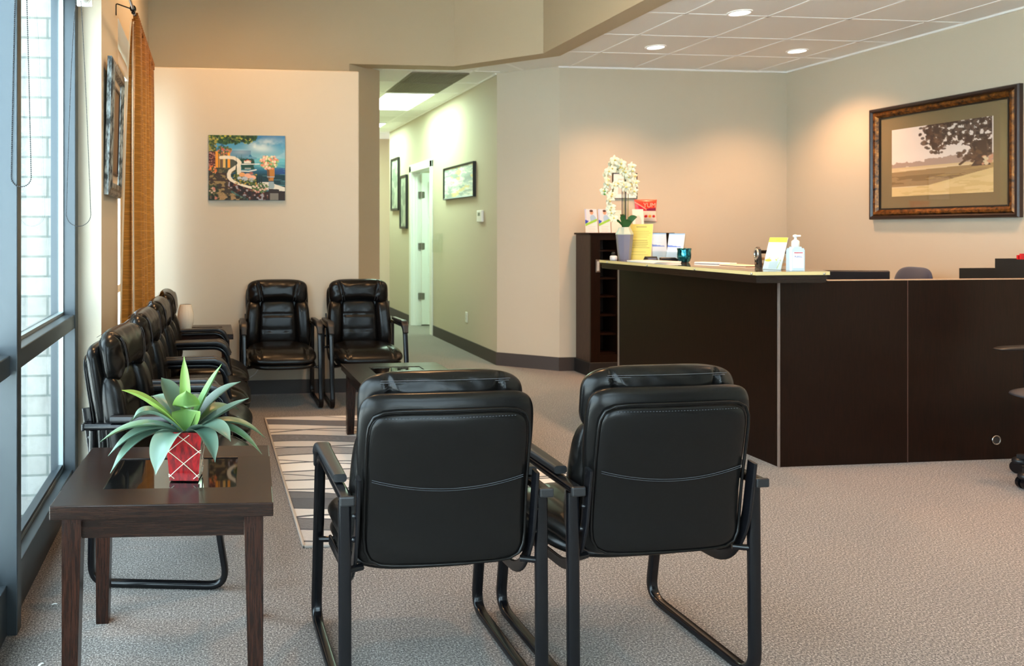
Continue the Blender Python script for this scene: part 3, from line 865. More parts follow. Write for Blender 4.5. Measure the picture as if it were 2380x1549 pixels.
# ---- seaside canvas
cv = Cv(300, 252, (60, 130, 170), 3)
sky = [(0, (40, 110, 160)), (.2, (74, 150, 184)), (.36, (140, 196, 204))]
for q0, c_ in sky: cv.mix(np.clip(1 - np.abs(cv.q - q0) / .16, 0, 1), c_, .9)
cl = cv.nz(5, 6, 4); cv.mix((cl - .50) * 7 * np.exp(-((cv.q - .21) / .12) ** 2) * np.exp(-((cv.p - .62) / .32) ** 2), (226, 236, 226))
cv.mix(np.exp(-((cv.q - .19 - .08 * (cv.p - .6)) / .06) ** 2 - ((cv.p - .68) / .16) ** 2), (214, 232, 226), .8)
cv.mix(np.exp(-((cv.q - .26) / .035) ** 2 - ((cv.p - .42) / .1) ** 2), (206, 222, 224), .8)
cv.mix((cv.q > .235) & (cv.q < .35) & (cv.p < .55) & (cv.p > .28) & (cl < .52), (66, 104, 140), .6)
sea = (cv.q > .352)
cv.mix(sea, (92, 176, 190)); cv.mix(sea * np.clip((cv.q - .4) / .15, 0, 1), (30, 96, 128)); cv.mix(sea * np.clip((cv.q - .52) / .1, 0, 1), (10, 50, 60))
cv.mix(sea * (cv.q > .5) * (cv.q < .6) * np.clip((cv.p - .75) / .2, 0, 1), (40, 70, 140), .7)
wv = cv.nz(4, 60, 2); cv.mix(sea * ((wv > .66)), (120, 190, 196), .35)
cv.poly([(.42, .36), (.5, .31), (.63, .34), (.62, .37), (.55, .36)], (96, 150, 176)); cv.poly([(.52, .33), (.54, .29), (.57, .33)], (30, 108, 150))
for k in range(26):
    x = .32 + .27 * k / 25; cv.poly([(x - .012, .46), (x, .29 + .05 * hsh(k, 1) + .05 * abs(k - 8) / 18), (x + .012, .46)], (14, 62, 60))
cv.poly([(.40, .36), (.58, .36), (.60, .43), (.42, .44)], (20, 66, 54)); cv.poly([(.42, .45), (.58, .45), (.60, .52), (.43, .53)], (22, 70, 60))
cv.poly([(.46, .39), (.55, .39), (.55, .43), (.46, .43)], (226, 226, 214)); cv.poly([(.455, .40), (.48, .385), (.50, .40)], (206, 84, 40)); cv.poly([(.485, .39), (.51, .37), (.535, .39)], (206, 84, 40)); cv.poly([(.52, .405), (.55, .39), (.56, .405)], (206, 84, 40))
cv.poly([(.47, .50), (.55, .50), (.55, .525), (.47, .525)], (170, 180, 176), .7); cv.line([(.43, .445), (.66, .44)], .006, (226, 234, 228)); cv.line([(.43, .55), (.52, .555), (.62, .53)], .007, (222, 232, 226))
# left garden
gr = cv.nz(26, 22, 3)
path_ = [(0, .50), (.30, .47), (.36, .55), (.25, .62), (.24, .70), (.30, .80), (.52, 1), (0, 1)]
pm_ = cv.pm(path_); cv.mix(pm_, (70, 56, 38)); cv.mix(pm_ * ((gr > .5)), (150, 128, 82), .8); cv.mix(pm_ * (gr < .4), (46, 40, 28), .8)
cv.mix(pm_ * (gr > .62) * (cv.q > .8), (170, 132, 92), .6)
for q0 in (.59, .69, .80): cv.line([(0, q0), (.24, q0 + .01)], .010, (52, 34, 24))
cv.mix(pm_ * (cv.q < .58), (50, 66, 48), .6)
cv.poly([(0, .25), (.10, .24), (.12, .5), (0, .56)], (70, 30, 26)); cv.dots(0, .1, .26, .5, 60, .008, [(190, 140, 118), (150, 90, 76), (100, 50, 42)])
cv.poly([(.12, .25), (.25, .25), (.25, .5), (.12, .5)], (70, 84, 70))
for x0, x1, c_ in ((.09, .125, (224, 150, 40)), (.135, .15, (206, 140, 50)), (.165, .175, (130, 70, 30)), (.185, .22, (214, 176, 100)), (.245, .28, (232, 158, 44))): cv.poly([(x0, .25), (x1, .25), (x1, .50), (x0, .50)], c_)
cv.poly([(.10, .22), (.16, .15), (.175, .10), (.19, .15), (.25, .21)], (30, 88, 122)); cv.poly([(.13, .22), (.175, .17), (.22, .21)], (100, 150, 176))
cv.dots(.12, .25, .17, .30, 60, .013, [(40, 76, 40), (70, 100, 50), (186, 100, 76)]); cv.dots(.24, .30, .19, .26, 20, .012, [(80, 100, 50), (190, 120, 80)])
# curved wall
inner = [(.20, .345), (.33, .345), (.40, .40), (.415, .44), (.42, .53), (.42, .58), (.36, .58), (.34, .52), (.36, .46)]
cv.poly([(.28, .37), (.35, .37), (.385, .42), (.36, .47), (.28, .50)], (66, 72, 60)); cv.poly([(.36, .50), (.415, .44), (.425, .60), (.40, .64), (.36, .60)], (214, 214, 196))
cv.line([(.16, .345), (.25, .34), (.33, .35), (.38, .385), (.405, .42), (.39, .46), (.33, .51), (.28, .55), (.262, .60), (.265, .65), (.30, .70), (.37, .745), (.47, .785), (.60, .825)], .021, (226, 220, 200))
cv.poly([(.245, .66), (.27, .70), (.34, .745), (.45, .79), (.60, .84), (.78, .87), (.80, 1), (.52, 1), (.36, .90), (.25, .80)], (44, 22, 18))
wl = cv.pm([(.245, .66), (.27, .70), (.34, .745), (.45, .79), (.60, .84), (.78, .87), (.80, 1), (.52, 1), (.36, .90), (.25, .80)]); gg = cv.nz(30, 26, 2)
cv.mix(wl * (gg > .58), (120, 64, 34), .8); cv.mix(wl * (gg > .68), (150, 160, 168), .8); cv.mix(wl * (gg < .36), (10, 12, 14), .8)
cv.line([(.30, .87), (.40, .94), (.50, .985)], .012, (40, 104, 100), .7)
cv.poly([(.60, .80), (.66, .72), (.78, .72), (1, .80), (1, .86), (.78, .84)], (216, 214, 200)); cv.poly([(.78, .845), (1, .86), (1, 1), (.79, 1)], (40, 28, 24)); cv.poly([(.80, .89), (.91, .89), (.91, 1), (.80, 1)], (116, 112, 104)); cv.poly([(.78, .82), (.92, .83), (.92, .87), (.79, .86)], (40, 32, 30))
# interior plants and boulders
cv.poly([(.30, .60), (.62, .62), (.64, .78), (.52, .78), (.36, .70)], (26, 46, 30)); cv.dots(.32, .62, .60, .76, 90, .010, [(46, 80, 40), (92, 120, 50), (190, 160, 60)])
for x, y, r, c_ in ((.435, .605, .034, (224, 160, 100)), (.51, .625, .040, (230, 172, 140)), (.575, .65, .036, (232, 176, 146)), (.555, .585, .022, (160, 96, 84)), (.47, .67, .035, (170, 184, 196)), (.56, .685, .032, (160, 178, 190)), (.40, .66, .024, (176, 190, 196))): cv.disc(x, y, r, c_, 1, r * .85)
cv.dots(.40, .63, .68, .75, 40, .008, [(206, 160, 60), (120, 130, 50), (60, 80, 40)])
cv.poly([(.345, .68), (.358, .30), (.372, .68)], (16, 34, 20)); cv.poly([(.35, .68), (.355, .5), (.375, .68)], (60, 86, 30))
for x in (.635, .665, .69): cv.poly([(x - .01, .74), (x, .56 + .05 * hsh(x, 2)), (x + .01, .74)], (12, 30, 26))
# urn and flowers
cv.poly([(.76, .50), (.86, .50), (.86, .62), (.845, .68), (.85, .70), (.78, .70), (.785, .68), (.765, .62)], (180, 120, 44)); cv.poly([(.76, .50), (.79, .50), (.80, .68), (.78, .68), (.765, .62)], (110, 76, 44)); cv.poly([(.76, .63), (.86, .63), (.86, .645), (.76, .645)], (150, 170, 180))
cv.poly([(.785, .71), (.85, .71), (.86, .78), (.85, .82), (.78, .82), (.78, .77)], (140, 160, 166)); cv.poly([(.75, .44), (.87, .44), (.85, .51), (.77, .51)], (92, 108, 160))
cv.dots(.67, .91, .32, .50, 150, .014, [(70, 110, 50), (110, 150, 80), (160, 190, 120)], lambda x, y: ((x - .79) / .12) ** 2 + ((y - .41) / .1) ** 2 < 1)
cv.dots(.67, .91, .32, .52, 70, .014, [(236, 222, 186), (230, 180, 160), (224, 130, 100)], lambda x, y: ((x - .79) / .12) ** 2 + ((y - .41) / .11) ** 2 < 1)
cv.dots(.57, .79, .74, .88, 140, .014, [(40, 70, 40), (80, 110, 50)], lambda x, y: ((x - .67) / .11) ** 2 + ((y - .81) / .07) ** 2 < 1)
cv.dots(.57, .79, .74, .89, 34, .012, [(216, 186, 164), (200, 138, 124), (220, 206, 176)], lambda x, y: ((x - .67) / .11) ** 2 + ((y - .81) / .07) ** 2 < 1)
cv.dots(0, .12, .78, 1, 90, .014, [(20, 34, 18), (50, 70, 36)]); cv.dots(.01, .12, .80, .99, 11, .014, [(206, 176, 150), (190, 120, 104)])
cv.dots(0, .10, .48, .60, 26, .011, [(214, 110, 50), (60, 80, 40), (226, 150, 90)])
cv.mix((cv.q > .93) * (cv.p < .5) * (gr < .55), (20, 22, 14), .8)
# tree
cv.line([(0, .27), (.05, .17), (.12, .09), (.2, .06)], .008, (70, 46, 30))
cv.dots(0, .62, -.02, .13, 420, .018, [(20, 54, 24), (36, 78, 30), (70, 100, 40), (14, 40, 20), (170, 170, 60)], lambda x, y: y < .13 - .14 * max(0, x - .3) + .02 * math.sin(x * 40))
cv.dots(0, .10, .05, .24, 90, .014, [(40, 70, 36), (110, 120, 50), (160, 150, 70)])
ct = thing('canvas_painting', 'unframed colourful seaside garden painting on the wall above the far chair', 'painting', (.318, YB - .022, 1.873))
MB().box(-.316, .316, 0, .021, -.268, .268, .003).build('canvas_edge', mat('canvas_edge', (60, 120, 140), .7), ct)
picture('painted_face', cv, .630, .534, M_COL, ct, Matrix.Translation((0, -.0012, 0)))


# ================================================================ framed pictures
def frame_sweep(hw, hh_, prof, name, m, parent, M_=I4):
    """mitred frame: prof list of (inward offset, forward) ; face towards -Y"""
    fb = MB(); n = len(prof); vs = []
    for (sx, sz) in ((-1, -1), (1, -1), (1, 1), (-1, 1)):
        for a, f_ in prof: vs.append((sx * (hw - a), -f_, sz * (hh_ - a)))
    fs = []
    for k in range(4):
        j = (k + 1) % 4
        for i in range(n): fs.append((k * n + i, k * n + (i + 1) % n, j * n + (i + 1) % n, j * n + i))
    fb.add(vs, fs); fb.xf(M_); return fb.build(name, m, parent)


def m_bronze():
    m = mat('bronze_gilt', (120, 74, 30), .3, metal=.55); n = noise(m, coords(m), 26, 5)
    r = ramp(m, n.outputs[0], [(.35, s2l((30, 18, 12))), (.55, s2l((120, 74, 28))), (.75, s2l((176, 118, 50)))]); L(m, r.outputs[0], BS(m).inputs['Base Color']); bump(m, n.outputs[0], .2, .003); return m
M_BRZ = m_bronze(); M_DKF = mat('dark_frame_wood', (40, 26, 22), .3)
RW = Matrix.Rotation(-PI / 2, 4, 'Z')   # local -Y faces -X  (right-hand walls)
# landscape print on the right wall
fp = thing('framed_landscape_print', 'large sepia tree landscape in a dark bronze frame on the right wall', 'picture', (5.735, 5.42, 1.925), -PI / 2)
fp.rotation_euler = (0, 0, -PI / 2)
hw, hh_ = .615, .475
frame_sweep(hw, hh_, [(0, 0), (0, .030), (.008, .040), (.022, .042), (.034, .030), (.034, 0)], 'outer_moulding', M_DKF, fp)
frame_sweep(hw - .033, hh_ - .033, [(0, 0), (0, .026), (.012, .038), (.030, .036), (.046, .020), (.050, .016), (.050, 0)], 'gilt_moulding', M_BRZ, fp)
frame_sweep(hw - .082, hh_ - .082, [(0, 0), (0, .020), (.012, .016), (.012, 0)], 'inner_lip', mat('black_lip', (20, 16, 14), .3), fp)
MB().box(-hw + .09, hw - .09, -.008, -.002, -hh_ + .09, hh_ - .09).build('mat_board', mat('olive_mat', (126, 108, 74), .8), fp)
pv = Cv(230, 160, (228, 214, 206), 9)
pv.mix(pv.q < .6, (232, 220, 212)); pv.mix(np.exp(-((pv.q - .45) / .1) ** 2), (238, 226, 218), .8)
hl = pv.nz(18, 1, 3)
pv.mix((pv.q > .50 - .10 * (hl - .4) - .03 * (pv.p > .35) + .02) & (pv.q < .6), (164, 134, 118), .85); pv.mix((pv.q > .56) & (pv.q < .62) & (pv.p > .155) & (pv.p < .185), (220, 200, 180), .8)
fld = pv.q > .575; pv.mix(fld, (214, 188, 146)); gn = pv.nz(6, 26, 3)
pv.mix(fld * (pv.q > .60) * (gn > .5), (228, 206, 168), .6)
pv.mix((pv.q > .64 - .03 * pv.p) & (pv.q < .86 - .16 * np.clip(pv.p - .45, 0, 1) ** .9), (150, 120, 80), .9)
pv.mix((pv.q > .70) & (pv.q < .84 - .14 * np.clip(pv.p - .4, 0, 1)) & (gn < .52), (116, 92, 62), .6)
pv.mix((pv.q > .87 - .30 * np.clip(pv.p - .35, 0, 1)), (222, 196, 140), .9); pv.mix((pv.q > .85 - .25 * pv.p) & (gn < .42), (196, 164, 104), .4)
cr = pv.nz(30, 24, 3)
tm = (((pv.p - .80) / .42) ** 2 + ((pv.q - .12) / .44) ** 2 < 1 + .35 * (cr - .5)) & (pv.p < .99)
tm &= ~(((pv.p - .64) / .17) ** 2 + ((pv.q - .45) / .13) ** 2 < 1 + 1.2 * (cr - .5)); tm &= ~((pv.q > .55) & (pv.p < .82))
pv.mix(tm * (cr > .33), (84, 58, 44), .95); pv.mix(tm * (cr > .52), (60, 40, 32), .9)
pv.poly([(.86, .30), (.94, .30), (.95, .58), (.98, .64), (.80, .64), (.84, .56)], (74, 52, 42)); pv.line([(.88, .45), (.78, .52), (.70, .60)], .012, (84, 60, 46)); pv.dots(.68, .90, .42, .60, 45, .018, [(84, 58, 44), (100, 72, 54)], lambda x, y: y < .62 - .5 * (.9 - x)); pv.dots(.90, .99, .50, .62, 16, .016, [(226, 206, 170), (206, 150, 120)])
pv.dots(.30, .55, .02, .42, 110, .017, [(84, 58, 44), (66, 44, 34), (110, 82, 66)], lambda x, y: y < .10 + 1.0 * (x - .28) * 1.4 + .1)
picture('print', pv, .835, .560, M_COLG, fp, Matrix.Translation((0, -.0092, -.005)))
MB().box(-hw + .085, hw - .085, -.0145, -.0125, -hh_ + .085, hh_ - .085).build('glass', M_PANE2, fp)

# tall picture on the left wall by the curtain
fl_ = thing('framed_picture', 'tall silver-framed picture on the left wall beside the curtain', 'picture', (-.528, 4.30, 1.905), PI / 2)
fl_.rotation_euler = (math.radians(1.5), 0, PI / 2)
def m_silver():
    m = mat('aged_silver', (120, 128, 128), .35, metal=.6); n = noise(m, coords(m, (1, 1, .3)), 60, 5)
    r = ramp(m, n.outputs[0], [(.4, s2l((62, 66, 66))), (.6, s2l((170, 178, 178)))]); L(m, r.outputs[0], BS(m).inputs['Base Color']); return m
frame_sweep(.275, .36, [(0, 0), (0, .022), (.012, .030), (.03, .026), (.04, .034), (.062, .036), (.075, .018), (.078, 0)], 'frame', m_silver(), fl_)
MB().box(-.20, .20, -.012, 0, -.285, .285).build('mat_board', mat('cream_mat', (206, 186, 158), .8), fl_)
frame_sweep(.155, .24, [(0, .010), (0, .020), (.014, .020), (.014, .010)], 'inner_frame', M_DKF, fl_)
MB().box(-.142, .142, -.0145, -.0121, -.227, .227).build('print', mat('dusky_print', (120, 96, 70), .6), fl_)

# hall pictures
def small_frame(label, y0, y1, z0, z1, face, fw=.02, dp=.035, group=None, m=None, x=HX):
    t = thing('framed_picture', label, 'picture', (x - .002, (y0 + y1) / 2, (z0 + z1) / 2), -PI / 2, group)
    a, c2 = (y1 - y0) / 2, (z1 - z0) / 2
    frame_sweep(a, c2, [(0, 0), (0, dp), (fw * .4, dp), (fw, dp * .8), (fw, 0)], 'frame', m or M_BLACKP, t)
    picture('print', face, 2 * (a - fw), 2 * (c2 - fw), M_COL, t, Matrix.Translation((0, -dp * .55, 0))); return t
ab = Cv(70, 40, (206, 212, 204), 5); a1 = ab.nz(5, 12, 3); a2 = ab.nz(6, 10, 3); ab.mix(a1 > .55, (236, 238, 230), .9); ab.mix(a2 > .62, (222, 200, 140), .8); ab.mix(a1 < .38, (150, 164, 166), .8); ab.mix((a2 < .36), (176, 190, 190), .8)
small_frame('black framed pale abstract print on the hallway wall above the outlet', 8.00, 9.06, 1.725, 2.11, ab)
g1 = Cv(20, 40, (168, 176, 160), 6); g1.mix(g1.nz(4, 8) > .55, (130, 140, 128))
small_frame('narrow black framed picture on the hallway wall, farther and higher of the two', 11.30, 11.76, 1.66, 2.47, g1, .035, group='narrow hallway pictures')
small_frame('narrow black framed picture on the hallway wall next to the door, lower one', 10.83, 11.20, 1.38, 2.17, g1, .035, group='narrow hallway pictures')
# thermostat, outlet, holder
t = thing('thermostat', 'small white thermostat on the hallway wall beneath the abstract print', 'thermostat', (HX, 7.84, 1.51), -PI / 2)
MB().box(-.075, .075, -.028, 0, -.065, .06, .008).build('case', M_PLAST, t); MB().box(-.03, .03, -.03, -.027, .0, .035).build('display', mat('lcd', (120, 130, 118), .3), t)
t = thing('wall_outlet', 'white electrical outlet low on the hallway wall', 'outlet', (HX, 8.30, .38), -PI / 2)
MB().box(-.036, .036, -.006, 0, -.058, .058, .003).build('cover_plate', M_PLAST, t)
for z in (-.02, .02): MB().box(-.017, .017, -.009, -.005, z - .014, z + .014, .004).build('socket', mat('socket_white', (214, 214, 208), .4), t)
t = thing('file_holder', 'clear acrylic file holder on the hallway wall beside the door', 'holder', (HX, 9.33, 1.20), -PI / 2)
AC = m_pane('clear_acrylic', (.99, 1, .99), .08)
MB().box(-.15, .15, -.05, -.046, -.12, .04).box(-.15, .15, -.046, 0, -.122, -.118).box(-.15, -.146, -.046, 0, -.12, .10).box(.146, .15, -.046, 0, -.12, .10).box(-.15, .15, -.004, 0, -.12, .12).build('body', AC, t)
# picture behind the orchid
t = thing('framed_certificate', 'small white matted frame on the wall behind the orchid', 'picture', (0, 0, 0))
t.location = (4.03, 7.028, 1.79)
frame_sweep(.125, .125, [(0, 0), (0, .014), (.006, .014), (.006, 0)], 'frame', M_BLACKM, t)
MB().box(-.12, .12, -.008, -.001, -.12, .12).build('mat_board', M_PAPER, t); MB().box(-.07, .07, -.0095, -.008, -.08, .07).build('print', mat('pale_print', (216, 206, 196), .6), t)

# ================================================================ curtain and rod
def m_curtain():
    m = mat('curtain_fabric', (150, 92, 34), .85, spec=.15, sheen=.15)
    tc = N(m, 'ShaderNodeTexCoord'); sp = N(m, 'ShaderNodeSeparateXYZ'); L(m, tc.outputs['Object'], sp.inputs[0])
    z = sp.outputs[2]
    s1 = mth(m, 'LESS_THAN', mth(m, 'FRACT', mth(m, 'MULTIPLY', z, 17)), .07)
    n = noise(m, coords(m, (3, 3, 90)), 6, 3)
    r = ramp(m, n.outputs[0], [(.4, s2l((112, 68, 22))), (.6, s2l((146, 90, 32)))])
    mx = N(m, 'ShaderNodeMixRGB'); L(m, mth(m, 'MULTIPLY', s1, .28), mx.inputs[0]); L(m, r.outputs[0], mx.inputs[1]); mx.inputs[2].default_value = (*s2l((206, 140, 62)), 1)
    L(m, mx.outputs[0], BS(m).inputs['Base Color'])
    nt = m.node_tree; out = nt.nodes['Material Output']; ms = N(m, 'ShaderNodeMixShader'); tl = N(m, 'ShaderNodeBsdfTranslucent')
    L(m, mx.outputs[0], tl.inputs[0]); ms.inputs[0].default_value = .14
    L(m, BS(m).outputs[0], ms.inputs[1]); L(m, tl.outputs[0], ms.inputs[2]); L(m, ms.outputs[0], out.inputs[0])
    bump(m, n.outputs[0], .3, .002); return m
XR = -.440; ZR = 2.655
cu = thing('curtain', 'long golden brown pleated curtain hanging from a rod by the left window', 'curtain', (XR, 5.4, 0))
def curt_xy(s_, z):
    k = 1 - max(0, min(1, (z - .1) / (ZR - .1)))            # 0 at top, 1 at bottom
    amp = .022 + .020 * k
    y = 4.66 + s_ * (6.17 - 4.66)
    x = amp * (math.sin(s_ * 2 * PI * 7 + .9 * math.sin(s_ * 9)) + .3 * math.sin(s_ * 41)) + .004 * math.sin(z * 3 + s_ * 20)
    if s_ > .93: x -= 0
    return x, y - 5.4
cb_ = MB()
cb_.grid(lambda u, v: (lambda xy, z: (xy[0], xy[1], z))(curt_xy(u, .06 + v * (ZR - .02 - .06)), .06 + v * (ZR - .02 - .06)), 260, 24)
cb_.build('drape', m_curtain(), cu)
# turned-back leading fold: widens towards the floor and shows its own face to the room
M_CU2 = m_curtain(); M_CU2.name = 'curtain_fold_fabric'
fd = MB(); fd.grid(lambda u, v: (lambda z, k: (-.010 - (1 - u) * (.004 + .078 * k) + .006 * math.sin(u * 5), 4.645 - 5.4 + .012 * math.sin(u * PI), z))(.06 + v * 2.57, (1 - v) ** .65), 10, 24)
fd.build('leading_fold', M_CU2, cu)
ln = MB(); ln.grid(lambda u, v: (lambda z, k: (-.010 + u * (.003 + .007 * (k)), 4.640 - 5.4, z))(.06 + v * 2.55, min(1, (1 - v) * 1.2)), 2, 20)
ln.grid(lambda u, v: (lambda z, k: (-.014 - (.004 + .078 * k) - u * .005, 4.64 - 5.4, z))(.06 + v * 2.55, (1 - v) ** .65), 2, 20)
ln.build('lining', mat('cream_lining', (226, 214, 190), .8), cu)
for k in range(26):
    y = 4.68 + k * .0565 - 5.4; MB().box(-.012, .018, y, y + .018, ZR - .03, ZR + .022, .004).build('header_tab', m_curtain() if k == 0 else bpy.data.materials['curtain_fabric'], cu)
rd_ = thing('curtain_rod', 'thin grey metal curtain rod with wall bracket above the left window', 'curtain rod', (XR, 4.6, ZR))
MB().tube([(0, -1.2, .006), (0, 1.6, .006)], .0085, 10, up=(1, 0, 0)).build('rod', mat('pewter', (150, 150, 148), .35, metal=.8), rd_)
MB().tube(fillet([(-.098, -.05, -.035), (-.098, -.05, .035), (-.0, -.05, .002)], .012, 4), .004, 8, up=(0, 1, 0)).build('bracket', M_BLACKM, rd_)
MB().tube([(0, -.062, .006), (0, -.038, .006)], .019, 14, up=(1, 0, 0)).build('collar', M_BLACKM, rd_)
MB().sphere((0, -.035, -.012), .012, 6).build('screw', M_BLACKM, rd_)

# roller shades
def shade(label, y0, y1, x, z, drop, grp):
    t = thing('roller_shade', label, 'roller shade', (x, (y0 + y1) / 2, z), 0, grp); h = (y1 - y0) / 2
    MB().tube([(0, -h + .03, 0), (0, h - .03, 0)], .028, 16, up=(1, 0, 0)).build('roll', M_PLAST, t)
    if drop: MB().box(-.029, -.0275, -h + .04, h - .04, -drop, 0).box(-.034, -.022, -h + .04, h - .04, -drop - .02, -drop, .004).build('fabric', mat('shade_fabric', (238, 238, 232), .8), t)
    for s in (-1, 1):
        MB().box(-.035, .040, s * h - .012, s * h + .004, -.035, .05, .004).tube([(0, s * h - .022, 0), (0, s * h - .008, 0)], .030, 16, up=(1, 0, 0)).build('bracket', M_PLAST, t)
    return t
shade('white roller shade fully rolled up above the nearest tall window pane', 2.72, 3.80, -.60, 2.485, .0, 'rolled shades above the windows')
shade('white roller shade half hidden behind the curtain', 4.72, 6.19, -.635, 2.585, .17, 'shades of the curtained window')
M_BEAD = mat('bead_grey', (44, 46, 50), .35, metal=.3)
def chain(label, x0, x1, y, zb, zt, rb):
    t = MB(); xc = (x0 + x1) / 2; hw_ = (x1 - x0) / 2; pts = []
    n = 60
    for k in range(n + 1):
        f = k / n; z = zt + (zb + hw_ - zt) * f; pts.append((xc - hw_ * (.12 + .88 * f ** .55), y, z))
    for k in range(1, 24): a = PI + PI * k / 24; pts.append((xc + hw_ * math.cos(a), y, zb + hw_ + hw_ * math.sin(a)))
    for k in range(n, -1, -1):
        f = k / n; z = zt + (zb + hw_ - zt) * f; pts.append((xc + hw_ * (.12 + .88 * f ** .8), y + .012 * (1 - f), z))
    # beads at even spacing
    P = [Vector(p) for p in pts]; step = rb * 2.6; d = 0; 
    t.tube(pts, rb * .28, 4, up=(0, 1, 0))
    for a, b2 in zip(P, P[1:]):
        l = (b2 - a).length; 
        while d < l: c3 = a.lerp(b2, d / l); t.add([(c3.x + rb * vx, c3.y + rb * vy, c3.z + rb * vz) for vx, vy, vz in OCT], OCF, True); d += step
        d -= l
    return t.build('bead_chain', M_BEAD, label=label, cat='bead chain')
_b = bmesh.new(); bmesh.ops.create_icosphere(_b, subdivisions=1, radius=1); _b.verts.index_update()
OCT = [tuple(v.co) for v in _b.verts]; OCF = [[v.index for v in f.verts] for f in _b.faces]; _b.free()
chain('looped shade bead chain hanging in front of the window mullion', -.655, -.590, 2.63, 1.505, 2.47, .0026)
chain('looped shade bead chain hanging by the white wall edge', -.672, -.558, 3.72, 1.378, 2.47, .0028)

# ================================================================ reception desk
dk = thing('reception_desk', 'dark espresso L-shaped reception desk with raised transaction counter', 'desk', (3.25, 4.04, 0))
# local: corner at origin, long side panel runs +Y, front panel runs +X
MB().box(0, .03, .0305, 1.72, 0, 1.068).build('side_panel', M_DESK, dk)
MB().box(.0, .812, 0, .03, 0, 1.066).build('front_panel', M_DESK, dk)
MB().box(.816, 2.4, .002, .03, 0, 1.066).build('front_panel', M_DESK, dk)
MB().box(-.004, .006, -.004, .006, 0, 1.07).box(-.003, .0, 1.70, 1.722, 0, 1.07).build('edge_strip', M_EDGE, dk)
MB().box(.811, .817, -.001, .004, 0, 1.066).build('edge_strip', mat('dark_joint', (70, 46, 38), .4), dk)
MB().box(.02, 2.4, -.001, .032, 1.066, 1.071).build('top_edge', mat('light_edge', (176, 150, 126), .3), dk)
MB().box(.03, 2.4, .03, .65, .715, .745).box(.03, .65, .65, 1.72, .715, .745).build('inner_worktop', M_DESK, dk)
MB().box(2.37, 2.40, .03, .65, 0, .715).box(.03, .65, 1.69, 1.72, 0, .715).build('end_panel', M_DESK, dk)
PO = [(-.275, -.175), (.165, -.175), (.225, -.06), (.225, 1.72), (.0, 1.72), (-.275, 1.50)]
def inset(P, d):
    cx_ = sum(p[0] for p in P) / len(P); cy_ = sum(p[1] for p in P) / len(P)
    return [(p[0] + (d if p[0] < cx_ else -d), p[1] + (d if p[1] < cy_ else -d)) for p in P]
wt = MB().prism(inset(PO, .012), 1.071, 1.1115)
wt.prism(inset(PO, .006), 1.104, 1.1115).prism(inset(PO, .016), 1.068, 1.0712)
wt.build('counter_slab', M_WOODX, dk)
fm = MB()
for k in range(4):
    q = inset(PO, .0085 + .0 * k); fm.prism(q, 1.078 + k * .009, 1.081 + k * .009)
fm.build('fluted_edge', M_WOODX, dk)
M_GTOP = mat('green_edge_glass', lin=(.55, .58, .40), rough=.04, spec=.9)
def m_gtop():
    # glass sheet: clear reflective top, pale green rim
    m = mat('counter_glass_top', lin=(.16, .11, .07), rough=.05, spec=1.0, coat=.6); return m
gl = MB().prism(PO, 1.112, 1.131); gl.build('glass_rim', mat('pale_green_glass_rim', (212, 198, 142), .15, spec=.8), dk)
MB().prism(inset(PO, .0035), 1.131, 1.1318).build('glass_top', m_gtop(), dk)
so = MB()
for (x, y) in ((-.278, 1.38), (-.278, .86), (-.279, -.145), (.13, -.178), (-.278, .35)): so.sphere((x, y, 1.119), .006, 6)
so.build('standoff', M_CHROME, dk)
MB().lathe([(.0001, 0), (.022, 0), (.024, .003), (.028, .004), (.028, 0)], 24).xf(Matrix.Translation((1.39, -.0015, .115)) @ Matrix.Rotation(PI / 2, 4, 'X')).build('cable_grommet', M_CHROME, dk)
MB().lathe([(.0001, 0.0045), (.020, .0045)], 20).xf(Matrix.Translation((1.39, -.0015, .115)) @ Matrix.Rotation(PI / 2, 4, 'X')).build('grommet_hole', M_BLACKP, dk)

# ================================================================ cabinet behind
cb = thing('tall_cabinet', 'black tall cabinet with open cubbies between the wall and the desk', 'cabinet', (3.53, 6.745, 0))
CW, CDp, CH = .80, .27, 1.318
MB().box(0, .02, 0, CDp, .13, CH).box(CW - .02, CW, 0, CDp, .13, CH).box(.02, CW - .02, CDp - .01, CDp, .13, CH).build('body', m_wood('cabinet_side_wood', (62, 48, 42), (84, 66, 56), (10, 10, .7), .5), cb)
MB().box(-.02, CW + .02, -.03, CDp, CH, CH + .016, .003).build('top', M_DESK, cb)
MB().box(-.02, CW + .02, -.03, CDp, 0, .13, .004).build('plinth', M_BLACKP, cb)
MB().box(.0, .09, -.018, 0, .13, CH).box(.255, .30, -.018, 0, .13, CH).box(.09, .255, -.018, 0, CH - .05, CH).box(.09, .255, -.018, 0, .13, .20).box(.46, .55, -.018, 0, .13, CH).box(.30, .46, -.018, 0, CH - .05, CH).box(.30, .46, -.018, 0, .13, .20).box(.55, CW, -.018, 0, .13, CH).build('door_frame', M_DESK, cb)
shf = MB()
for z in (.20, .38, .555, .73, .90, 1.03, 1.16): shf.box(.02, CW - .02, .005, CDp - .012, z, z + .014)
shf.build('shelf', M_DESK, cb)
for x in (.275, .50): MB().box(x - .008, x + .008, .003, CDp - .012, .145, CH).build('divider', M_DESK, cb)
hd = MB().box(.045, .088, -.024, -.018, .965, 1.085, .003).build('door_pull', mat('pull_nickel', (150, 138, 128), .3, metal=.9), cb)
MB().box(.056, .077, -.0255, -.0235, .98, 1.07).build('recess', mat('pull_bright', (226, 226, 224), .25, metal=.5), hd)
ZC = CH + .0165

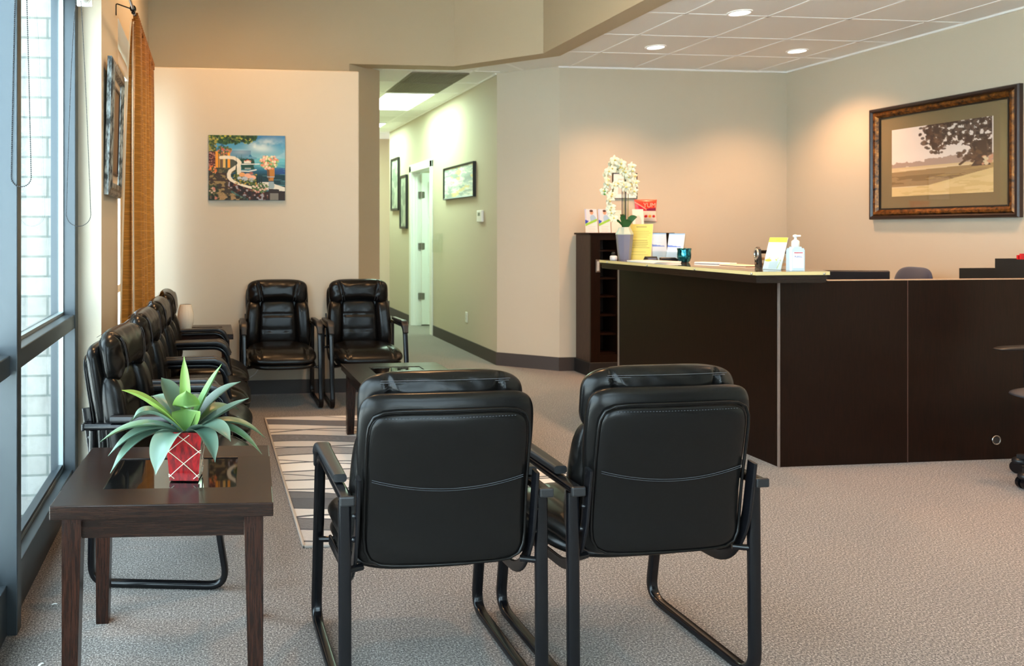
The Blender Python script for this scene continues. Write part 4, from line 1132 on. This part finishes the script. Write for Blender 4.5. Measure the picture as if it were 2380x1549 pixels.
# brochures
def card(name, label, cat, loc, rz, w_, h_, lean, cv_, th=.003, holder=None, group=None, col=M_COL, foot=True):
    t = thing(name, label, cat, loc, rz, group)
    M_ = Matrix.Rotation(-lean, 4, 'X')
    off = h_ / 2
    MB().box(-w_ / 2, w_ / 2, 0, th, 0, h_).xf(M_).build('sheet', M_PAPER, t)
    picture('printed_face', cv_, w_ * .995, h_ * .995, col, t, M_ @ Matrix.Translation((0, -.0008, off)))
    if holder:
        MB().box(-w_ / 2 - .004, w_ / 2 + .004, -.006, -.004, .0, h_ * .32).box(-w_ / 2 - .004, w_ / 2 + .004, .006 + th, .008 + th, 0, h_ * .98).xf(M_).build('holder', holder, t)
        MB().box(-w_ / 2 - .004, w_ / 2 + .004, -.03, h_ * math.sin(lean) + .02, 0, .002).build('holder_foot', holder, t)
    elif foot:
        MB().add([tuple(M_ @ Vector((sx, th, h_ * .75))) for sx in (-.02, .02)] + [(.02, h_ * .75 * math.sin(lean) + .05, .001), (-.02, h_ * .75 * math.sin(lean) + .05, .001)], [(0, 1, 2, 3)]).build('easel_leg', M_PAPER, t)
    return t
def lines(cv_, q0, q1, n, col, x0=.15, x1=.85, wd=.006, op=.6):
    for k in range(n):
        q = q0 + (q1 - q0) * k / max(1, n - 1); a = x0 + .1 * hsh(k, q0); b2 = x1 - .14 * hsh(k, 3 + q0); cv_.line([(a, q), (b2, q)], wd, col, op)
def broch(seed):
    c3 = Cv(40, 70, (226, 220, 226), seed); c3.poly([(0, 0), (.12, 0), (.12, .5), (0, .6)], (150, 180, 220)); c3.poly([(0, .02), (1, .02), (1, .35), (0, .5)], (214, 206, 220), .5)
    c3.poly([(.40, .35), (.48, .25), (.72, .24), (.92, .36), (.95, .55), (.45, .60)], (160, 190, 214)); c3.disc(.56, .14, .13, (206, 150, 120), 1, .085); c3.disc(.54, .075, .13, (84, 60, 52), 1, .045)
    c3.poly([(.0, .45), (.3, .5), (.1, .62), (0, .62)], (60, 80, 190)); c3.poly([(0, .62), (1, .40), (1, .50), (0, .73)], (150, 200, 70)); c3.poly([(0, .73), (1, .52), (1, 1), (0, 1)], (232, 226, 222)); lines(c3, .74, .94, 4, (170, 164, 170)); return c3
card('brochure', 'tall glossy brochure with a green stripe, leftmost on the cabinet', 'brochure', (3.605, 6.85, ZC), .10, .128, .225, .10, broch(1), group='brochures on the cabinet')
card('brochure', 'tall glossy brochure with a green stripe, second on the cabinet', 'brochure', (3.735, 6.85, ZC), .05, .118, .225, .10, broch(2), group='brochures on the cabinet')
pw = Cv(24, 40, (238, 220, 206), 4); lines(pw, .08, .3, 3, (206, 180, 168))
card('brochure', 'plain cream leaflet on the cabinet left of the orchid stems', 'leaflet', (3.855, 6.85, ZC), 0, .105, .215, .10, pw)
pk = Cv(24, 40, (240, 232, 222), 4); pk.disc(.5, .55, .25, (224, 190, 176), .8); lines(pk, .8, .9, 2, (180, 160, 150))
card('leaflet', 'white leaflet with a pink mark on the cabinet behind the orchid leaves', 'leaflet', (4.075, 6.85, ZC), 0, .11, .225, .10, pk)

# red snack bag
bg_ = Cv(60, 50, (228, 60, 44), 8)
bg_.poly([(0, .0), (1, 0), (1, .12), (0, .10)], (236, 84, 60)); bg_.poly([(.02, .2), (.5, .45), (.9, .38), (.95, .52), (.1, .52)], (190, 20, 50)); bg_.poly([(.4, .42), (.95, .38), (.95, .52), (.5, .52)], (130, 24, 70))
bg_.line([(.0, .12), (.45, .45)], .018, (250, 180, 160), .8)
bg_.poly([(0, .53), (1, .53), (1, 1), (0, 1)], (238, 226, 214))
for x, c_ in ((.16, (190, 30, 50)), (.45, (206, 30, 40)), (.64, (236, 170, 60)), (.84, (196, 30, 40))): bg_.disc(x, .76, .07, c_, 1, .055)
bg_.poly([(.3, .13), (.45, .13), (.45, .3), (.3, .3)], (250, 150, 120), .0)
bgt = thing('snack_bag', 'red and white snack pouch against the wall above the yellow sheet', 'bag', (4.245, 7.005, 1.55))
MB().grid(lambda u, v: ((u - .5) * (.235 - .02 * math.sin(PI * v)), .018 - .030 * (math.sin(PI * u) * math.sin(PI * v)) ** .6, (v - .5) * .215), 16, 16).grid(lambda u, v: ((u - .5) * (.235 - .02 * math.sin(PI * v)), .018, (v - .5) * .215), 16, 16).build('pouch', M_PAPER, bgt, weld=True)
bo = picture('printed_face', bg_, .235, .215, M_COLG, bgt, I4)
for v in bo.data.vertices:
    u, vv = v.co.x / .235 + .5, v.co.z / .215 + .5; v.co.y = .0168 - .030 * (max(0, math.sin(PI * u) * math.sin(PI * vv))) ** .6; v.co.x = (u - .5) * (.235 - .02 * math.sin(PI * vv))
def text(s_, size, m, parent, M_, name='lettering', ext=.0004):
    cu_ = bpy.data.curves.new(name, 'FONT'); cu_.body = s_; cu_.size = size; cu_.align_x = 'CENTER'; cu_.align_y = 'CENTER'; cu_.extrude = ext
    o = bpy.data.objects.new(name, cu_); me = bpy.data.meshes.new_from_object(o); bpy.data.objects.remove(o)
    me.transform(M_ @ Matrix.Rotation(PI / 2, 4, 'X')); me.materials.append(m); o = bpy.data.objects.new(name, me); C.objects.link(o); o.parent = parent; return o
text('YUM', .062, mat('pink_ink', (250, 176, 150), .5), bgt, Matrix.Translation((.022, -.0145, .050)))

# ---------------------------------------------------------------- on the transaction counter
ZT = 1.1325
# vase + orchid
vs_ = thing('orchid_vase', 'tall faceted grey vase with a white artificial orchid on the counter', 'plant', (3.155, 5.50, ZT))
n_ = 8
def faceted(prof, n, name, m, parent, rot=.2):
    f_ = MB(); f_.lathe(prof, n, smooth=False); f_.xf(Matrix.Rotation(rot, 4, 'Z')); return f_.build(name, m, parent)
faceted([(.0001, 0), (.044, 0), (.062, .165), (.060, .168), (.0585, .168)], 8, 'vase', mat('grey_ceramic', (118, 119, 136), .18, spec=.7), vs_)
faceted([(.062, .1655), (.064, .170), (.040, .215), (.034, .215), (.034, .19)], 8, 'collar', mat('pale_green_ceramic', (172, 184, 168), .2, spec=.6), vs_)
M_STEM = mat('dark_stem', (34, 40, 24), .5); M_OLF = mat('orchid_leaf', (34, 84, 40), .35); M_PET = mat('orchid_petal', (222, 224, 200), .55)
M_PET2 = mat('orchid_heart', (206, 190, 110), .6)
def arc(pts, n=30):  # Catmull-Rom
    P = [Vector(p) for p in pts]; P = [P[0] * 2 - P[1]] + P + [P[-1] * 2 - P[-2]]; out = []
    for i in range(1, len(P) - 2):
        for k in range(n):
            t = k / n; a, b2, c3, d = P[i - 1:i + 3]
            out.append(.5 * ((2 * b2) + (c3 - a) * t + (2 * a - 5 * b2 + 4 * c3 - d) * t * t + (3 * b2 - 3 * c3 + d - a) * t ** 3))
    out.append(P[-2]); return out
s1 = arc([(-.004, 0, .19), (-.004, 0, .42), (.0, .0, .55), (-.02, .01, .63), (-.085, .0, .66), (-.14, -.01, .60), (-.16, -.01, .50), (-.165, -.01, .44)])
s2 = arc([(.012, .01, .19), (.012, .01, .40), (.02, .02, .56), (.00, .02, .61), (-.05, .02, .615)])
s3 = arc([(.02, -.01, .19), (.022, -.01, .36), (.02, -.01, .46), (-.03, -.02, .505), (-.10, -.03, .48), (-.135, -.03, .40), (-.13, -.03, .32), (-.12, -.03, .27)])
MB().tube(s1, .0028, 6, up=(0, 1, .01)).tube(s3, .0028, 6, up=(0, 1, .01)).tube(s2, .003, 6, up=(0, 1, .01)).build('stem', mat('green_stem', (112, 118, 60), .5), vs_)
MB().tube([(-.012, .012, .19), (-.012, .012, .53)], .003, 6, up=(0, 1, 0)).tube([(.006, -.006, .19), (.006, -.006, .545)], .0042, 6, up=(0, 1, 0)).build('support_stake', M_STEM, vs_)
def petalshape(mb, c_, n, up, L_, wd, cup=.2):
    n = Vector(n).normalized(); up = Vector(up); up = (up - n * up.dot(n)).normalized(); sd = n.cross(up)
    P = Vector(c_)
    mb.grid(lambda u, v: tuple(P + up * (v * L_) + sd * ((u - .5) * 2 * wd * math.sin(PI * (v * .9 + .08)) ** .7) + n * (cup * L_ * (v * v) - .02 * abs(u - .5))), 4, 5)
rn = random.Random(3)
def flower(p, nrm, sz, par):
    f_ = MB()
    for k in range(5):
        a = PI / 2 + 2 * PI * k / 5; nn = Vector(nrm).normalized(); e1 = nn.cross(Vector((0, 0, 1))).normalized(); e2 = e1.cross(nn)
        d = e1 * math.cos(a) + e2 * math.sin(a); petalshape(f_, p, nn, d, sz, sz * (.50 if k in (1, 4) else .34))
    o = f_.build('blossom', M_PET, par); MB().sphere(tuple(Vector(p) + Vector(nrm).normalized() * .006), sz * .2, 5).build('blossom_heart', M_PET2, o)
fl_pts = []
for path, a0, a1, n in ((s1, 78, 205, 13), (s3, 60, 205, 13), (s2, 60, 119, 6)):
    for k in range(n):
        i = int(a0 + (a1 - a0) * k / (n - 1)); i = min(i, len(path) - 1); p = path[i] + Vector((rn.uniform(-.016, .016), rn.uniform(-.025, .01), rn.uniform(-.014, .018)))
        flower(p, (rn.uniform(-.7, .5), -1, rn.uniform(-.4, .4)), rn.uniform(.031, .039), vs_)
for k, p in enumerate([(.055, -.01, .60), (.075, -.01, .565), (.05, 0, .51), (.085, -.01, .52), (.07, -.01, .46), (.05, -.02, .63)]): flower(p, (rn.uniform(-.3, .6), -1, .1), .037, vs_)
bd = MB()
for p in (s1[-1], s1[-12], s3[-1], s3[-14], s3[-26]): bd.sphere(tuple(p), .008, 5, (1.2, 1, .8))
bd.build('bud', mat('green_bud', (92, 150, 60), .5), vs_)
def oleaf(dx, dy, dz, wd, up=.06):
    f_ = MB(); T = Vector((dx, dy, .20 + dz)); P0 = Vector((0, 0, .195)); Q = Vector((dx * .5, dy * .5, .20 + up + dz * .6))
    def fn(u, v):
        p = P0 * (1 - v) ** 2 + Q * 2 * v * (1 - v) + T * v * v; d = (T - P0).normalized(); sd = d.cross(Vector((0, -1, .3))).normalized()
        ww = wd * math.sin(PI * (v * .93 + .05)) ** .7; return tuple(p + sd * (u - .5) * 2 * ww + Vector((0, -.3, .5)) * abs(u - .5) * ww * .6)
    f_.grid(fn, 6, 12); f_.build('orchid_leaf', M_OLF, vs_)
oleaf(-.04, -.02, .085, .024, .05); oleaf(.095, -.01, .085, .022, .04); oleaf(-.105, 0, .048, .010, .06); oleaf(.02, -.04, .06, .030, .02); oleaf(-.01, .03, .10, .02)
for o_ in [q for q in C.objects if q.parent == vs_]:
    if o_.name.split('.')[0] in ('vase', 'collar'):
        for v_ in o_.data.vertices: v_.co.z *= 1.16
    else:
        for v_ in o_.data.vertices: v_.co.z += .035 + max(0, v_.co.z - .2) * .10
    for o2 in [q for q in C.objects if q.parent == o_]:
        for v_ in o2.data.vertices: v_.co.z += .035 + max(0, v_.co.z - .2) * .10
# yellow sheet
ys_ = Cv(70, 100, (226, 208, 112), 3); ys_.line([(.28, .08), (.72, .08)], .010, (150, 130, 80), .8)
lines(ys_, .20, .36, 4, (130, 116, 60), .08, .92, .005, .7); lines(ys_, .46, .66, 5, (130, 116, 60), .06, .92, .006, .7); lines(ys_, .78, .86, 2, (130, 116, 60), .06, .9, .005, .7)
card('notice_sheet', 'bright yellow printed notice leaning beside the orchid vase', 'notice', (3.255, 5.47, ZT), -.85, .165, .280, .22, ys_)
# two brochure holders
def bl(seed):
    c3 = Cv(40, 60, (212, 226, 240), seed); c3.mix(c3.q < .05, (110, 170, 220), .8); lines(c3, .12, .36, 6, (170, 196, 224), .1, .8, .006, .5); c3.poly([(0, .42), (.85, .475), (.85, .50), (0, .50)], (110, 140, 214)); lines(c3, .6, .85, 7, (176, 200, 224), .1, .8, .006, .5); return c3
CLR = m_pane('holder_plastic', (.90, .95, .97))
card('leaflet_holder', 'upright pale blue leaflets in a clear holder, nearest the yellow notice', 'leaflet holder', (3.405, 5.44, ZT), .0, .118, .205, .08, bl(2), holder=CLR, group='pale blue leaflet holders')
card('leaflet_holder', 'pale blue leaflets in a clear holder, leaning next to the teal cup', 'leaflet holder', (3.372, 5.22, ZT), -.95, .112, .212, .30, bl(3), holder=CLR, group='pale blue leaflet holders')
# pump bottle behind them
pb_ = thing('pump_bottle', 'white pump bottle top showing behind the yellow notice', 'bottle', (3.452, 5.66, ZT - .0))
MB().lathe([(.0001, 0), (.026, 0), (.028, .01), (.028, .16), (.018, .185), (.012, .19), (.012, .20)], 20).build('body', M_WHITE, pb_)
MB().lathe([(.013, .20), (.014, .222), (.0001, .222)], 16).build('band', mat('teal_band', (80, 150, 150), .4), pb_)
MB().lathe([(.010, .222), (.010, .245), (.016, .247), (.014, .258), (.0001, .26)], 14).build('pump', M_WHITE, pb_)
# teal cup
tcup = thing('candle_cup', 'shiny teal mercury-glass cup on the counter', 'cup', (3.335, 5.04, ZT))
def m_teal():
    m = mat('teal_lustre', (20, 110, 124), .12, metal=.75); n = noise(m, coords(m, (1, 1, .4)), 60, 4); r = ramp(m, n.outputs[0], [(.35, s2l((6, 34, 44))), (.55, s2l((24, 116, 130))), (.72, s2l((130, 206, 214)))]); L(m, r.outputs[0], BS(m).inputs['Base Color']); return m
MB().lathe([(.0001, 0), (.026, 0), (.033, .008), (.040, .03), (.0415, .05), (.039, .072), (.043, .090), (.041, .090), (.037, .072), (.038, .05), (.032, .012), (.0001, .010)], 28).xf(Matrix.Scale(1.1, 4)).build('bowl', m_teal(), tcup)
# small clear jar
jr = thing('glass_jar', 'small clear jar with a dark ball lid at the left end of the counter', 'jar', (3.05, 5.47, ZT))
MB().lathe([(.0001, 0), (.024, 0), (.026, .004), (.026, .028), (.018, .034), (.0001, .034)], 20).build('body', mat('frosted_jar', (196, 198, 200), .25), jr)
MB().sphere((0, 0, .048), .014, 8).build('lid', M_BLACKM, jr)
# papers, black boxes
def blk(label, x, y, w_, d_, h_, rz, name='business_card_box', cat='box'):
    t = MB(); t.add([(-w_ / 2, -d_ / 2, 0), (w_ / 2, -d_ / 2, 0), (w_ / 2, d_ / 2, 0), (-w_ / 2, d_ / 2, 0), (-w_ / 2 + .004, -d_ / 2 + .012, h_), (w_ / 2 - .004, -d_ / 2 + .012, h_), (w_ / 2 - .004, d_ / 2 - .02, h_), (-w_ / 2 + .004, d_ / 2 - .02, h_)], [(3, 2, 1, 0), (4, 5, 6, 7), (0, 1, 5, 4), (1, 2, 6, 5), (2, 3, 7, 6), (3, 0, 4, 7)])
    return t
t = thing('card_holder', 'black card holder with cards at the foot of the yellow notice', 'card holder', (3.225, 5.27, ZT), -.1)
blk('', 0, 0, .085, .06, .034, 0).build('case', M_BLACKP, t); MB().box(-.03, .03, -.027, -.0255, .012, .022).build('label', mat('grey_print', (110, 112, 130), .5), t)
t = thing('stapler', 'black stapler lying between the card holder and the teal cup', 'stapler', (3.265, 5.12, ZT), -.15)
MB().sweep([(-.052, 0, .016), (-.045, 0, .018), (.045, 0, .018), (.062, 0, .008)], rrect(.016, .014, .008), up=(0, 1, 0)).build('top_arm', M_BLACKP, t)
MB().box(-.052, .060, -.018, .018, 0, .005, .002).build('base', M_BLACKM, t)
pp_ = MB()
for k in range(4): pp_.xf(I4); s0 = len(pp_.v); pp_.box(-.105, .105, -.14, .14, k * .003, k * .003 + .0028); pp_.xf(Matrix.Rotation(.04 * k, 4, 'Z'), s0)
pp_.build('paper_stack', mat('cream_paper', (238, 232, 218), .6), label='small stack of cream papers near the left end of the counter', cat='papers', loc=(3.10, 5.03, ZT), rz=.1)
MB().box(-.045, .045, -.12, .12, 0, .010, .004).build('envelope_box', M_PAPER, label='flat white box on the counter right of the teal cup', cat='box', loc=(3.385, 4.78, ZT), rz=.45)
MB().box(-.075, .075, -.11, .11, 0, .006, .003).build('notepad', mat('blush_paper', (236, 204, 176), .6), label='flat pale peach notepad on the inner edge of the counter', cat='notepad', loc=(3.37, 4.50, ZT), rz=.1)
# rotary card stand
rs = thing('pen_stand', 'black stand with two ringed side plates behind the leaflet', 'stand', (3.405, 4.25, ZT), -.30)
for s in (-1, 1):
    sp_ = MB(); P = [(-.040, 0), (.030, 0), (.034, .05), (.022, .118), (.002, .126), (-.018, .112), (-.030, .06)]
    vv = [(s * .100 - .008, y, z) for y, z in P] + [(s * .100 + .008, y, z) for y, z in P]; n = len(P)
    sp_.add(vv, [tuple(range(n)), tuple(range(2 * n - 1, n - 1, -1))] + [(i, (i + 1) % n, n + (i + 1) % n, n + i) for i in range(n)])
    sp_.build('side_plate', M_BLACKP, rs)
    MB().tube([(s * .100 + math.cos(a) * 0 - .010, .002 + .026 * math.cos(a), .082 + .030 * math.sin(a)) for a in [2 * PI * k / 24 for k in range(24)]], .006, 8, up=(1, 0, 0), closed=True).build('ring', mat('silver_ring', (196, 196, 190), .25, metal=.8), rs)
    MB().lathe([(.0001, .004), (.016, .003), (.018, 0)], 18).xf(Matrix.Translation((s * .100 - .009, 0, .034)) @ Matrix.Rotation(-PI / 2, 4, 'Y')).build('knob', M_BLACKM, rs)
MB().box(-.10, .10, -.006, .010, .012, .028).box(-.10, .10, .0, .016, .045, .062).build('cross_bar', mat('light_wood', (188, 142, 96), .5), rs)
MB().box(-.10, .10, .004, .016, .085, .105).build('rear_bar', M_WOODX, rs)
# leaflet
lf = Cv(50, 90, (236, 240, 236), 5); lf.mix(lf.q < .15, (196, 212, 84)); lf.line([(.38, .08), (.6, .08)], .008, (150, 170, 60)); lines(lf, .22, .30, 2, (150, 160, 160), .15, .85, .006, .7); lines(lf, .36, .60, 6, (180, 190, 196), .12, .88, .005, .7)
lf.disc(.2, .72, .16, (236, 214, 70), 1, .035); lf.dots(.1, .9, .64, .72, 8, .03, [(240, 200, 110), (214, 220, 90)]); lf.poly([(.3, .78), (.75, .74), (.8, .97), (.3, .97)], (214, 222, 222)); lf.line([(.85, .78), (.78, .96)], .012, (206, 214, 90))
card('leaflet_stand', 'tall white leaflet with a lime header in a clear counter stand', 'leaflet holder', (3.222, 4.06, ZT), -1.15, .100, .200, .40, lf, holder=CLR)
# sanitizer
sz_ = thing('sanitizer_bottle', 'clear pump bottle of pale blue hand sanitizer on the counter corner', 'bottle', (3.275, 3.945, ZT), -.1)
bm_ = MB(); bm_.prism(rrect(.043, .024, .012, 4), .0, .118); bm_.prism(rrect(.040, .022, .012, 4), .118, .126).prism(rrect(.028, .018, .010, 4), .126, .134)
bm_.build('bottle', mat('sanitizer_gel', (196, 222, 236), .12, spec=.6), sz_)
MB().box(-.030, .030, -.0252, -.0240, .015, .105).build('label_patch', mat('label_white', (232, 240, 246), .5), sz_)
MB().lathe([(.0125, .133), (.0195, .136), (.0195, .165), (.012, .172), (.007, .174), (.006, .195), (.0001, .196)], 20).build('pump_collar', M_WHITE, sz_)
MB().box(-.008, .008, -.036, .010, .190, .200, .003).lathe([(.0001, .186), (.013, .188), (.013, .199), (.0001, .203)], 16).build('pump_head', M_WHITE, sz_)
text('PURELL', .0135, mat('label_blue', (60, 70, 160), .5), sz_, Matrix.Translation((0, -.0256, .078)), ext=.0002)
MB().box(-.024, .024, -.0257, -.0250, .098, .103).build('label_stripe', mat('label_red', (190, 50, 70), .5), sz_)

# ================================================================ on the inner desk
ZD = .7455
mn = thing('computer_monitor', 'dark wide computer monitor rising just above the desk front', 'monitor', (4.30, 4.52, ZD), 0)
mn.location = (4.07, 4.50, ZD); mn.rotation_euler.z = math.radians(-14)
MB().box(-.27, .27, -.012, .015, .04, .355, .008).build('screen_back', mat('monitor_black', (30, 28, 32), .3), mn)
MB().box(-.26, .26, .0152, .017, .05, .345).build('screen', mat('screen_off', (10, 12, 16), .1), mn)
MB().box(-.09, .09, -.05, .09, 0, .012, .004).box(-.025, .025, -.02, -.008, .01, .16).build('stand', M_BLACKP, mn)
og = thing('letter_tray', 'black letter tray rising above the desk front at the right', 'tray', (5.36, 4.60, ZD))
ZT2 = .352
MB().box(-.21, .21, -.13, .13, 0, .006).box(-.21, -.204, -.13, .13, .006, ZT2).box(.204, .21, -.13, .13, .006, ZT2).box(-.204, .204, .124, .13, .006, ZT2).box(-.204, .204, -.13, -.124, .006, ZT2 - .01).build('tray_body', M_BLACKP, og)
ob = thing('file_box', 'taller black file box with red folders at the right frame edge', 'box', (5.27, 4.32, ZD))
MB().box(-.20, .15, -.10, .10, 0, .006).box(-.20, -.194, -.10, .10, .006, .43).box(.144, .15, -.10, .10, .006, .43).box(-.194, .144, -.10, -.094, .006, .43).box(-.194, .144, .094, .10, .006, .43).build('box_body', M_BLACKP, ob)
MB().box(-.165, .12, -.03, -.02, .006, .465).box(-.15, .12, .0, .01, .006, .455).build('folder', mat('red_folder', (200, 30, 36), .5), ob)
MB().tube([(-.13, -.104, .39), (-.10, -.108, .41), (-.05, -.108, .41), (-.05, -.106, .40), (-.12, -.106, .385)], .004, 6, up=(0, 1, 0)).build('clip', M_CHROME, ob)


# ================================================================ office chairs
def office_chair(label, loc, rz, grp, fabric):
    t = thing('office_chair', label, 'office chair', loc, rz, grp)
    def pst(x, y, n): return (x, y, .475 + n - .03 * max(0, (y - .1)))
    MB_ = MB(); pillow(MB_, pst, .25, -.24, .25, .035, 0, 20, 20, px=4, rd=4); MB_.build('seat', fabric, t, weld=True)
    def pbk(x, z, n): return (x, -.27 + n + .4 * x * x - .06 * (z - .7), z)
    q = MB(); pillow(q, pbk, .22, .62, 1.08, .04, 0, 20, 22, px=4, rd=4); q.build('backrest', fabric, t, weld=True)
    MB().sweep(fillet([(0, -.02, .42), (0, -.30, .42), (0, -.33, .75)], .08), rrect(.03, .006, .004), up=(1, 0, 0)).build('back_support', M_BLACKP, t)
    MB().lathe([(.0001, .10), (.03, .10), (.03, .28), (.02, .28), (.02, .43), (.0001, .43)], 16).build('column', M_BLACKM, t)
    for k in range(5):
        a = 2 * PI * k / 5 + math.radians(80); d = Vector((math.cos(a), math.sin(a), 0))
        lg = MB().sweep([d * .02 + Vector((0, 0, .125)), d * .16 + Vector((0, 0, .115)), d * .30 + Vector((0, 0, .095))], rrect(.022, .014, .008), up=(-d.y, d.x, 0))
        lo = lg.build('base_leg', M_BLACKP, t)
        cs = MB(); p = d * .30
        for s in (-1, 1):
            c0 = p + Vector((-d.y, d.x, 0)) * s * .016
            cs.tube([c0 + Vector((-d.y, d.x, 0)) * -.009 + Vector((0, 0, .034)), c0 + Vector((-d.y, d.x, 0)) * .009 + Vector((0, 0, .034))], .034, 18, up=(0, 0, 1))
        cs.build('wheel', M_BLACKM, lo)
        MB().sphere((p.x, p.y, .068), .034, 7, (1, 1, .7)).build('caster_hood', M_BLACKP, lo)
    for s in (-1, 1):
        x = s * .27
        MB().sweep(fillet([(s * .20, .02, .44), (x, .02, .46), (x, .02, .69)], .06), rrect(.02, .010, .006), up=(0, 1, 0)).build('arm_support', M_BLACKP, t)
        def pa(xx, y, n, x=x): return (x + xx, y, .705 + n - .02 * max(0, y))
        q = MB(); pillow(q, pa, .040, -.15, .22, .014, 0, 12, 20, px=4, rd=4); q.build('armrest', M_BLACKP, t, weld=True)
    return t
M_BLUEF = mat('navy_fabric', (34, 44, 70), .8, sheen=.2); M_GREYF = mat('charcoal_mesh', (52, 54, 60), .6)
office_chair('black rolling office chair cut off by the right frame edge, before the desk', (4.55, 3.50, 0), math.radians(90), 'rolling chairs of the staff', M_GREYF)
oc = office_chair('dark blue office chair back peeking above the desk behind the monitor', (5.05, 5.30, 0), math.radians(75), 'rolling chairs of the staff', M_BLUEF)

for i_, (x, y, a) in enumerate(((-.555, 2.84, .4), (-.52, 2.45, 1.1))):
    MB().sweep([(-.009, 0, .001), (-.003, .002, .002), (.004, 0, .002), (.009, -.003, .001)], [(.004, .0005), (-.004, .0005), (-.004, -.0005), (.004, -.0005)], up=(0, 1, 0)).build('paper_scrap', M_PAPER, label=('tiny curled white scrap on the carpet behind the front left table leg', 'tiny white scrap on the carpet at the bottom left, beside the window sill')[i_], cat='scrap', loc=(x, y, .0), rz=a, group='paper scraps on the carpet')
